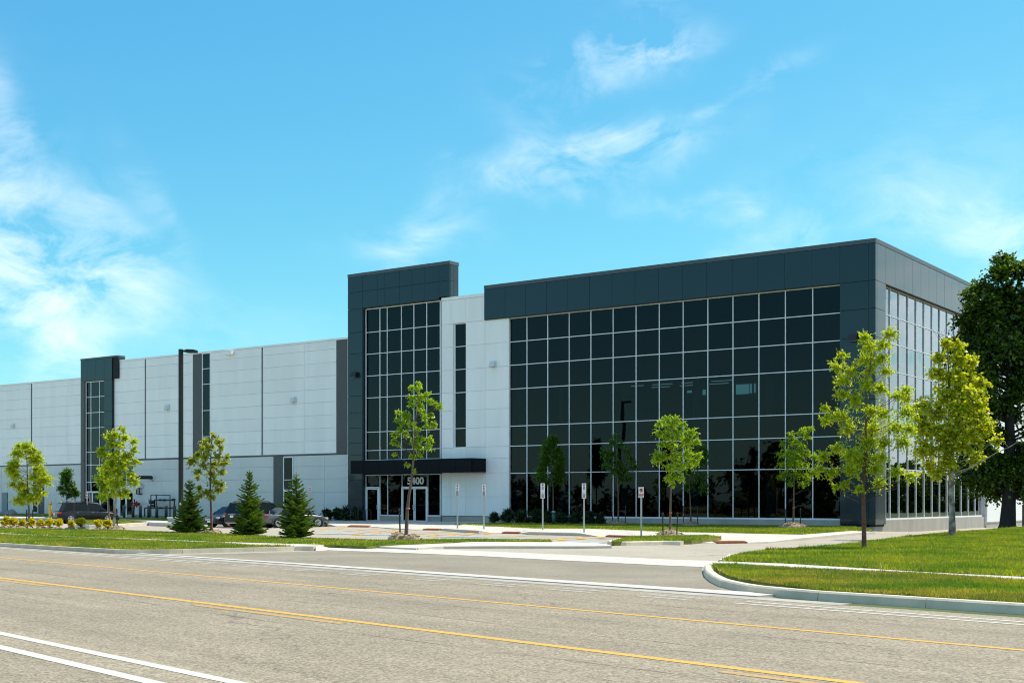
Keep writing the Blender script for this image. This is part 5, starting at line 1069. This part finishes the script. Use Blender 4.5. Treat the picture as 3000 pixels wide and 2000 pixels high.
# yellow maple with pale trunk
c11 = T([(300, 530, 32), (340, 545, 36), (270, 600, 50), (350, 610, 52), (420, 620, 34), (250, 680, 46), (330, 700, 56), (420, 700, 48), (480, 735, 38), (300, 790, 56), (400, 790, 56), (460, 830, 44), (190, 850, 52), (270, 880, 58), (360, 880, 64), (450, 900, 48), (110, 800, 36), (150, 910, 44), (170, 960, 54), (250, 980, 64), (340, 980, 66), (440, 980, 56), (510, 950, 40), (525, 1030, 32), (490, 1110, 40), (445, 1120, 28), (150, 1080, 28), (200, 1070, 54), (290, 1070, 62), (370, 1050, 54), (230, 1150, 52), (250, 1195, 30), (300, 1140, 40), (470, 1020, 40)], 2600, 700, 1.7425)
def ex11(mb, w):
    mb.tube([w(2792, 1385), w(2830, 1372, -.3), w(2870, 1350, -.4), (w(2910, 1325, -.5)), w(2945, 1310, -.5), w(2965, 1297, -.5), w(2975, 1270, -.5)], [.05, .042, .034, .026, .02, .012, .006], 6)
    mb.tube([w(2940, 1311, -.5), w(2930, 1300, -.5), w(2920, 1290, -.4)], [.014, .01, .004], 4); mb.tube([w(2960, 1300, -.5), w(2980, 1292, -.5)], [.01, .004], 4)
    for dx in (-28, -16, -6, 4, 15, 26, -40, 34): mb.tube([w(2775 + dx * .3, 1010), w(2775 + dx * 1.1, 975 - abs(dx) * .3), w(2775 + dx * 1.5, 955 + abs(dx) * .6)], [.012, .008, .003], 4)
tree('yellow_maple', 'yellow leaved maple with pale patched trunk and one bare low branch', (2790, 1569), .14, [(2789, 1500), (2787, 1440), (2787, 1370), (2783, 1250), (2780, 1100), (2775, 1010)], c11, LM['yellow'], M['bark_pale'], .125, 16, .14, 'young trees around the building', 11, extra=ex11, droop=.45, aspect=.5)
# big dark tree at the right edge
c12 = [(2950, 760, 34), (2920, 800, 40), (2985, 790, 42), (3040, 800, 50), (2885, 850, 40), (2945, 860, 60), (3010, 870, 60)]
c12 += auto_clumps(2812, 3110, 880, 1420, 96, 28, 56, 5, [(0, .62), (.2, .9), (.5, 1), (.8, .95), (1, .72)], 2960)
c12 += [(2825, 1000, 36), (2818, 1060, 36), (2850, 930, 36), (2890, 1410, 34), (2930, 1430, 30), (3010, 1425, 34), (2860, 1380, 36)]
tree('broad_tree', 'large dense dark green broadleaf tree at the right edge', (2952, 1541), .14, [(2955, 1480), (2957, 1420), (2958, 1300), (2958, 1100), (2956, 900)], c12, LM['dark'], M['bark_dark'], .19, 17, .42, None, 12, droop=.4, aspect=.42, twl=10, depth_k=.95, grow=1.0)
# honey locust by the entrance
c5 = T([(965, 305, 34), (860, 360, 34), (940, 370, 42), (1060, 430, 44), (980, 450, 50), (880, 480, 48), (1090, 520, 38), (1180, 560, 52), (1225, 590, 40), (960, 560, 58), (860, 570, 40), (700, 650, 38), (770, 670, 46), (1000, 650, 52), (1110, 690, 44), (830, 720, 52), (1030, 730, 48), (700, 770, 40), (780, 790, 46), (1150, 810, 50), (1060, 830, 44), (880, 820, 46), (730, 870, 44), (930, 890, 58), (800, 910, 48), (660, 940, 40), (650, 1020, 44), (980, 990, 50), (1090, 990, 48), (900, 1030, 50), (1060, 1080, 50), (960, 1100, 40), (690, 1060, 36), (985, 1190, 34), (660, 1180, 26), (880, 1210, 30), (820, 1310, 30), (900, 1390, 22)], 1000, 1050, 4.238)
tree('locust_tree', 'feathery bright green locust tree with leaning trunk before the 5400 entrance', (1190, 1574), .16, [(1193, 1500), (1198, 1450), (1207, 1400), (1212, 1330), (1217, 1250), (1224, 1150)], c5, LM['locust'], M['bark'], .09, 20, .075, 'young trees around the building', 15, droop=.6, aspect=.3)
# tree on the island by the no-parking sign
c8 = [(1955, 1222, 14), (1980, 1225, 16), (1930, 1240, 12), (1965, 1245, 18), (2000, 1240, 16), (1930, 1265, 16), (1955, 1275, 20), (1990, 1265, 20), (2025, 1265, 16), (2040, 1290, 14), (2010, 1290, 18), (1970, 1300, 20), (1935, 1300, 14), (1925, 1330, 14), (1945, 1335, 18), (1980, 1335, 20), (2015, 1325, 18), (2050, 1330, 14), (2030, 1350, 16), (1995, 1360, 18), (1960, 1365, 18), (1975, 1395, 16), (1955, 1400, 12), (1990, 1395, 10), (1972, 1418, 10), (1925, 1345, 10)]
tree('locust_tree', 'bright green locust tree in mulch on the small grass island', (1963, 1565), .14, [(1964, 1500), (1966, 1420), (1968, 1350), (1970, 1230)], c8, LM['locust'], M['bark'], .085, 22, .055, 'young trees around the building', 16, droop=.6, aspect=.3)
c8b = auto_clumps(2000, 2092, 1300, 1440, 16, 12, 17, 21)
bw = lambda px, Y: at_plane(px, 1500, Y)[:2]
tree('locust_tree', 'darker green locust tree close to the glass, half behind the island tree', (2024, 1538), .12, [(2023, 1480), (2020, 1430), (2022, 1330)], c8b, LM['green'], M['bark'], .09, 20, .05, 'young trees around the building', 17, base=bw(2024, -3.6), droop=.5, aspect=.32)
c9 = T([(205, 690, 30), (150, 715, 30), (85, 740, 30), (190, 740, 26), (110, 790, 36), (160, 800, 34), (40, 790, 22), (60, 850, 40), (20, 860, 26), (140, 860, 44), (200, 840, 32), (230, 880, 26), (90, 920, 44), (170, 930, 44), (20, 930, 26), (50, 990, 36), (120, 1000, 40), (190, 1010, 36), (230, 980, 26), (10, 1010, 20), (150, 1060, 26), (80, 1055, 22)], 2280, 950, 2.273)
def ex9(mb, w): mb.tube([w(2326, 1450), w(2345, 1440), w(2370, 1432)], [.014, .009, .004], 4); mb.tube([w(2330, 1446), w(2352, 1432), w(2362, 1425)], [.01, .007, .003], 4)
tree('locust_tree', 'bright green locust tree in a mulch mound at the right end of the glass front', (2324, 1541), .12, [(2325, 1490), (2326, 1430), (2326, 1360), (2345, 1260)], c9, LM['locust'], M['bark'], .095, 20, .055, 'young trees around the building', 18, base=bw(2324, -5.2), droop=.5, aspect=.3, extra=ex9)
c7 = [(1808, 1275, 14), (1795, 1295, 16), (1820, 1300, 14), (1775, 1325, 16), (1800, 1330, 20), (1840, 1320, 12), (1785, 1350, 20), (1815, 1355, 20), (1850, 1345, 14), (1860, 1365, 12), (1770, 1365, 12), (1800, 1380, 16), (1830, 1380, 16), (1845, 1400, 10), (1820, 1400, 12)]
tree('locust_tree', 'shaded deep green locust tree against the glass left of the island tree', (1811, 1533), .12, [(1812, 1480), (1810, 1420), (1806, 1340), (1806, 1270)], c7, LM['green'], M['bark'], .095, 20, .055, 'young trees around the building', 19, base=bw(1811, -2.8), droop=.5, aspect=.32)
c6 = auto_clumps(1562, 1668, 1280, 1410, 24, 11, 16, 23, [(0, .1), (.2, .4), (.55, .55), (.8, .95), (1, .7)], 1618)
tree('maple_tree', 'shaded dark green maple rising from the shrub row by the glass', (1621, 1530), .12, [(1621, 1480), (1620, 1420), (1619, 1340), (1618, 1285)], c6, LM['green'], M['bark'], .10, 26, .05, 'young trees around the building', 20, base=bw(1621, -2.4), aspect=.5)
# left trees
c1 = auto_clumps(4, 150, 1300, 1470, 40, 12, 19, 31, [(0, .25), (.2, .6), (.5, .85), (.75, 1), (1, .5)], 80)
tree('young_tree', 'lime green young tree with two stakes rising from the yellow shrubs at the far left', (86, 1535), .14, [(84, 1480), (81, 1430), (79, 1350), (70, 1300)], c1, LM['lime'], M['bark'], .11, 11, .07, 'young trees around the building', 31, aspect=.45)
c3 = [(355, 1255, 12), (340, 1275, 16), (318, 1280, 12), (365, 1280, 14), (330, 1300, 18), (360, 1305, 18), (395, 1290, 12), (390, 1315, 14), (345, 1330, 22), (375, 1335, 18), (315, 1330, 12), (300, 1315, 10), (330, 1355, 20), (365, 1360, 22), (395, 1350, 12), (310, 1365, 14), (345, 1385, 22), (380, 1390, 16), (390, 1410, 14), (355, 1415, 20), (325, 1410, 16), (300, 1400, 10), (370, 1440, 14), (345, 1445, 14), (310, 1440, 12), (297, 1330, 9)]
tree('young_tree', 'tall lime yellow young tree with pale leaning trunk in front of the dark suv', (333, 1548), .14, [(337, 1490), (341, 1440), (346, 1370), (352, 1270)], c3, LM['lime'], M['bark_pale'], .11, 14, .075, 'young trees around the building', 33, aspect=.45)
c3b = auto_clumps(285, 345, 1350, 1460, 16, 11, 16, 35)
tree('young_tree', 'smaller green young tree with thin dark trunk just left of the pale leaning trunk', (319, 1543), .1, [(319, 1480), (317, 1430), (315, 1360)], c3b, LM['locust'], M['bark'], .09, 20, .05, 'young trees around the building', 34, aspect=.4)
c4 = [(625, 1275, 10), (605, 1290, 13), (640, 1290, 13), (590, 1310, 12), (620, 1310, 16), (650, 1310, 12), (575, 1330, 12), (605, 1335, 17), (640, 1335, 16), (662, 1335, 10), (565, 1350, 12), (595, 1360, 16), (630, 1360, 16), (660, 1355, 12), (585, 1380, 14), (615, 1385, 16), (650, 1380, 14), (575, 1395, 10), (625, 1410, 14), (650, 1415, 12), (585, 1430, 12), (605, 1440, 13), (640, 1435, 12), (590, 1450, 10), (622, 1455, 10), (560, 1345, 8)]
tree('young_tree', 'rusty tinged yellow-green tree between the left and middle spruces', (620, 1560), .12, [(619, 1500), (616, 1450), (616, 1380), (620, 1280)], c4, LM['rusty'], M['bark_red'], .10, 14, .06, 'young trees around the building', 36, aspect=.5)
c2 = auto_clumps(168, 230, 1378, 1452, 20, 8, 11, 37, [(0, .1), (.3, .35), (.6, .65), (.85, 1), (1, .8)], 196)
tree('young_tree', 'small dark green tree by the pale wall behind the dark suv', (196, 1512), .08, [(196, 1480), (196, 1440), (195, 1382)], c2, LM['green'], M['bark'], .12, 20, .07, 'young trees around the building', 38, base=bw(196, 1.5), aspect=.5)

# spruces
def spruce(label, px, py, ytop, halfw, seed, z0=.1):
    rng = np.random.default_rng(seed); x, y = gp(px, py, z0); d = depth(x, y); k = d / FPX; H = (py - ytop) * k; Rm = halfw * k
    root = tag(empty('spruce_tree', (x, y, z0)), label, 'spruce', 'young spruces on the grass strip'); P = []; A = []; S = []
    mb = MB(); mb.tube([(0, 0, -.1), (0, 0, H * .6), (0, 0, H * .99)], [.055, .03, .006], 8)
    z = .10
    while z < H * .93:
        f = z / H; rr = Rm * 1.06 * (1 - f) ** .9 * (1 + .12 * math.sin(z * 9 + seed)) * (1.0 if f > .04 else .9); nb = int(8 - 3.5 * f) + rng.integers(0, 3); a0 = rng.uniform(0, 6.28)
        for i in range(nb):
            a = a0 + 2 * math.pi * i / nb + rng.normal() * .2; L = rr * rng.uniform(.55, 1.12) * (1 + .16 * math.sin(2 * a + seed + z * 2)); h = np.array([math.cos(a), math.sin(a), 0]); side = np.array([-h[1], h[0], 0])
            m = max(4, int(L / .055)); t = np.linspace(.08, 1, m); lift = (-.10 + .5 * f) * L * t + .14 * L * t ** 2.5
            pts = h[None] * (L * t)[:, None]; pts[:, 2] = z + lift + rng.normal() * .03
            if i % 2 == 0: mb.tube([(0, 0, z), tuple(pts[m // 2]), tuple(pts[-1])], [.012, .008, .003], 4)
            for j in range(m):
                sl = min(.30, (.34 * (1 - t[j]) + .10) * L) * rng.uniform(.7, 1.2) + .03
                for s in (-1, 1):
                    P.append(pts[j]); A.append((h * .75 + side * s * .8 + np.array([0, 0, rng.uniform(-.12, .22)])) * sl); S.append(.034)
            P.append(pts[-1] - h * .04); A.append((h + np.array([0, 0, .25])) * .12); S.append(.03)
        z += .046 + .05 * f * rng.uniform(.6, 1.4) + .02 * f
    for i in range(5): a = i * 1.26; P.append(np.array([0, 0, H * .93])); A.append(np.array([math.cos(a) * .16, math.sin(a) * .16, .10])); S.append(.02)
    P.append(np.array([0, 0, H * .86])); A.append(np.array([.01, 0, H * .14])); S.append(.026)
    P = np.array(P); A = np.array(A); S = np.array(S)[:, None] * rng.uniform(.8, 1.3, (len(P), 1)); u = A / np.linalg.norm(A, axis=1)[:, None]
    b = np.cross(u, [0, 0, 1.]); b /= np.linalg.norm(b, axis=1)[:, None] + 1e-9; c = np.cross(u, b); V = []
    for e in (b, c * .8): V.append(np.stack([P, P + A * .35 + e * S, P + A, P + A * .35 - e * S], 1).reshape(-1, 3))
    V = np.concatenate(V); mb.build('trunk', M['bark'], root); npmesh('foliage', V, np.arange(len(V)).reshape(-1, 4), LM['spruce'], root)
spruce('dark green spruce beside the lamp post, leftmost of three', 556, 1561, 1400, 56, 51)
spruce('tall slim green spruce in front of the black suv tail light, middle one', 731, 1568.5, 1374, 56, 52)
spruce('wide green spruce in front of the grey sedan, rightmost of three', 868, 1577, 1381, 63, 53)

def bush(name, label, x, y, z0, w, h, leafm, leaf, n, seed, group, cat='shrub', upright=False):
    rng = np.random.default_rng(seed); root = tag(empty(name, (x, y, z0)), label, cat, group); cl = []; mb = MB()
    for i in range(n):
        a = rng.uniform(0, 6.28); r = rng.uniform(0, .72) ** .7; zz = rng.uniform(.25, .86); c = np.array([math.cos(a) * r * w / 2, math.sin(a) * r * w / 2, zz * h * (1 - .35 * r)]); cl.append((c, min(w, h) * rng.uniform(.2, .3)))
        mb.tube([(c[0] * .15, c[1] * .15, -.03), (c[0] * .6, c[1] * .6, c[2] * .55), tuple(c)], [.012, .009, .004], 4)
    mb.build('stem', M['bark'], root); V, F = leaves_for(cl, 30 if not upright else 22, leaf, rng, .05, 7, .42, up=.9 if leafm is LM['gold'] else 0.); npmesh('foliage', V, F, leafm, root)
for i, (px, w, h, d) in enumerate([(15, .75, 23, 'at the left picture edge'), (41, .7, 21, 'second from the left edge'), (66, .5, 17, 'thin one just left of the staked tree'), (91, .6, 21, 'at the foot of the staked tree'), (121, .7, 19, 'right of the staked tree'), (146, .62, 18, 'orange tinged, middle of the row'), (171, .66, 20, 'greener one below the suv rear'), (207, .52, 16, 'orange one below the suv tail light'), (240, .85, 24, 'tallest, at the foot of the no parking sign'), (286, .62, 19, 'between the sign and the leaning tree'), (316, .6, 20, 'greenish one at the foot of the leaning tree')]):
    py = 1543 + (px / 320) * 7.5; x, y = gp(px, py, .14); k = depth(x, y) / FPX
    bush('golden_shrub', 'golden yellow shrub in bark mulch ' + d, x, y, .2, w * 38 * k, h * k * 1.25, LM['gold'], .08, 16, 70 + i, 'golden shrubs along the lot edge')
for i, (px, wp, hp, d) in enumerate([(1448, 28, 26, 'round one standing apart at the left end'), (1490, 40, 34, 'second from the left'), (1530, 42, 34, 'third from the left'), (1570, 42, 33, 'left of the double-plate sign'), (1608, 42, 31, 'around the maple foot'), (1648, 42, 32, 'centre right of the row'), (1690, 40, 32, 'under the right double-plate sign'), (1726, 34, 34, 'right end of the row'), (1759, 28, 28, 'round one standing apart at the right end')]):
    Y = -3.2; x, y, _ = at_plane(px, 1500, Y); k = depth(x, y) / FPX
    bush('dark_shrub', 'dark green clipped shrub below the glass front, ' + d, x, y, .1, wp * k * 1.2, hp * k * 1.35, LM['shrub'], .07, 18, 90 + i, 'dark shrubs below the glass front')
for i, (dx, h, d) in enumerate([(-.9, .75, 'under the picnic table end'), (.9, 1.0, 'right of the picnic table'), (1.9, 1.1, 'middle of the pale wall'), (2.9, 1.15, 'by the bicycle rack'), (3.9, 1.1, 'at the tower foot')]):
    x, y = tx0 + dx + .3, -.9; bush('potted_plant', 'dark arching plant against the pale wall ' + d, x, y, .06, .95, h, LM['shrub'], .13, 10, 110 + i, 'dark plants along the pale wall', 'plant', True)

# mulch mounds and beds
def mound(px, py, wpx, h, seed, base=None, z0=.1, name='mulch_mound', m=None):
    x, y = base or gp(px, py, z0); k = depth(x, y) / FPX; r = wpx * k / 2; rng = np.random.default_rng(seed); V = [(0, 0, h)]; F = []; nr, ns = 6, 28
    for i in range(1, nr + 1):
        for j in range(ns): a = 2 * math.pi * j / ns; t = i / nr; q = r * t * (1 + .08 * math.sin(3 * a + seed)); V.append((q * math.cos(a), q * math.sin(a), h * (1 - t ** 2.2) + rng.normal() * .015 - (.03 if i == nr else 0)))
    mb = MB().add(V, [(0, 1 + j, 1 + (j + 1) % ns) for j in range(ns)] + [(1 + i * ns + j, 1 + (i + 1) * ns + j, 1 + (i + 1) * ns + (j + 1) % ns, 1 + i * ns + (j + 1) % ns) for i in range(nr - 1) for j in range(ns)], True)
    o = mb.build(name, m or M['mulch'], None, loc=(x, y, z0)); tag(o, kind='stuff'); o['label'] = 'bark mulch heaped round a tree foot'
    n = int(260 * r); a = rng.uniform(0, 6.28, n); q = r * np.sqrt(rng.uniform(0, 1, n)) * .98; c = np.c_[q * np.cos(a), q * np.sin(a), h * (1 - (q / r) ** 2.2) + .01]; d = rng.normal(size=(n, 3)) * [.05, .05, .015]; e = rng.normal(size=(n, 3)) * .012
    Vc = np.stack([c - d - e, c + d - e, c + d + e, c - d + e], 1).reshape(-1, 3); ch = npmesh('chip', Vc, np.arange(len(Vc)).reshape(-1, 4), M['chip'], o); ch['kind'] = 'stuff'
M['chip'] = mat('mulch_chip', (.30, .22, .14), .95, col2=(.58, .47, .33), vscale=9)
mound(1165, 1583, 66, .3, 1, z0=.1); mound(1208, 1583, 62, .24, 2, z0=.1); mound(1963, 1567, 80, .24, 3, z0=.13); mound(2324, 1546, 92, .32, 4, base=bw(2324, -5.2)); mound(2025, 1546, 76, .25, 5, base=bw(2024, -3.6)); mound(1812, 1538, 66, .28, 6, base=bw(1811, -2.8)); mound(622, 1561, 56, .16, 7); mound(338, 1551, 62, .2, 8); mound(320, 1549, 40, .12, 14)
mound(86, 1540, 70, .22, 9)
for i, px in enumerate((15, 41, 66, 121, 146, 171, 207, 240, 286)): mound(px, 1546 + px * .023, 34, .13, 20 + i, z0=.1)
# stakes and straps
def stake(px, pyb, pyt, z0, label, base=None, thick=.025):
    x, y = base or gp(px, pyb, z0); k = depth(x, y) / FPX; h = (EYE - (pyt - HYP) * k) - z0; root = tag(empty('tree_stake', (x, y, z0)), label, 'stake', 'dark stakes beside young trees'); root.rotation_euler = (random.uniform(-.04, .04), random.uniform(-.04, .04), .4)
    MB().box(-thick, thick, -thick, thick, -.2, h).build('post', M['black_metal'], root); MB().tube([(0, 0, h * .93), (0, 0, h * .97)], thick * 1.6, 8).build('wire_loop', M['grey_pipe'], root)
stake(79, 1538, 1492, .14, 'dark stake left of the far left staked tree'); stake(95.5, 1536, 1492, .14, 'dark stake right of the far left staked tree')
stake(343.5, 1548, 1489, .14, 'dark stake right of the pale leaning trunk'); stake(631, 1559, 1552, .12, 'short dark stub right of the rusty tinged tree'); stake(1172.5, 1573, 1488, .2, 'tall dark stake beside the entrance locust tree')
stake(1942.5, 1564, 1500, .2, 'dark stake left of the island locust tree'); stake(1983, 1564, 1499, .2, 'dark stake right of the island locust tree')
stake(2301, 1538, 1490, .2, 'dark stake left of the locust tree at the right end of the glass', bw(2301, -5.2)); stake(2345, 1541, 1488, .2, 'dark stake right of the locust tree at the right end of the glass', bw(2345, -5.3))
stake(2002, 1538, 1480, .2, 'dark stake left of the darker tree behind the island tree', bw(2002, -3.6)); stake(2044, 1538, 1482, .2, 'dark stake right of the darker tree behind the island tree', bw(2044, -3.6))
stake(1795, 1533, 1480, .2, 'dark stake left of the shaded tree by the glass', bw(1795, -2.8)); stake(1832, 1533, 1480, .2, 'dark stake right of the shaded tree by the glass', bw(1832, -2.8))
def strap(px, py, base, r, label):
    x, y = base; k = depth(x, y) / FPX; c = (px - (CXP + FPX * float((np.array(base) - CAM) @ RV) / depth(x, y))) * k; o = MB().tube([(0, 0, -.03), (0, 0, .03)], r, 10).build('trunk_strap', M['strap'], None, loc=(x + RV[0] * c, y + RV[1] * c, EYE - (py - HYP) * k)); tag(o, label, 'strap', 'orange straps on tree trunks')
strap(1195, 1489, gp(1190, 1574, .16), .085, 'orange strap round the entrance locust trunk'); strap(1964.5, 1501, gp(1963, 1565, .14), .065, 'orange strap round the island locust trunk'); strap(2325, 1487, bw(2324, -5.2), .065, 'orange strap round the locust trunk at the right end of the glass'); strap(2022.5, 1488, bw(2024, -3.6), .06, 'orange strap round the darker trunk behind the island tree'); strap(1811.5, 1486, bw(1811, -2.8), .065, 'orange strap round the shaded trunk by the glass'); strap(336, 1496, gp(333, 1548, .14), .085, 'orange strap round the pale leaning trunk')

# trees and hedge across the street (behind the viewer, seen mirrored in the glass)
rng = np.random.default_rng(77); cl = []
for s in np.arange(-90, 175, 2.2):
    hgt = 4.2 + 2.2 * math.sin(s * .13) + rng.normal() * .9
    for zz in np.arange(.4, max(2.5, hgt), 1.1):
        x, y = rp(s + rng.normal() * .6, -20 - rng.uniform(0, 5)); cl.append((np.array([x, y, zz]), rng.uniform(.9, 1.5)))
for yy in np.arange(-30, 230, 2.0):
    for zz in np.arange(.4, 5.0 + 1.5 * math.sin(yy * .4), 1.1): cl.append((np.array([31 + rng.normal() * .6, yy, zz]), rng.uniform(.9, 1.4)))
V, F = leaves_for(cl, 1.2, .5, rng, .3, 6, .5); o = npmesh('hedgerow', V, F, LM['far']); tag(o, 'green hedgerow across the street and along the side lot', 'hedge', kind='stuff')
flush_blades()
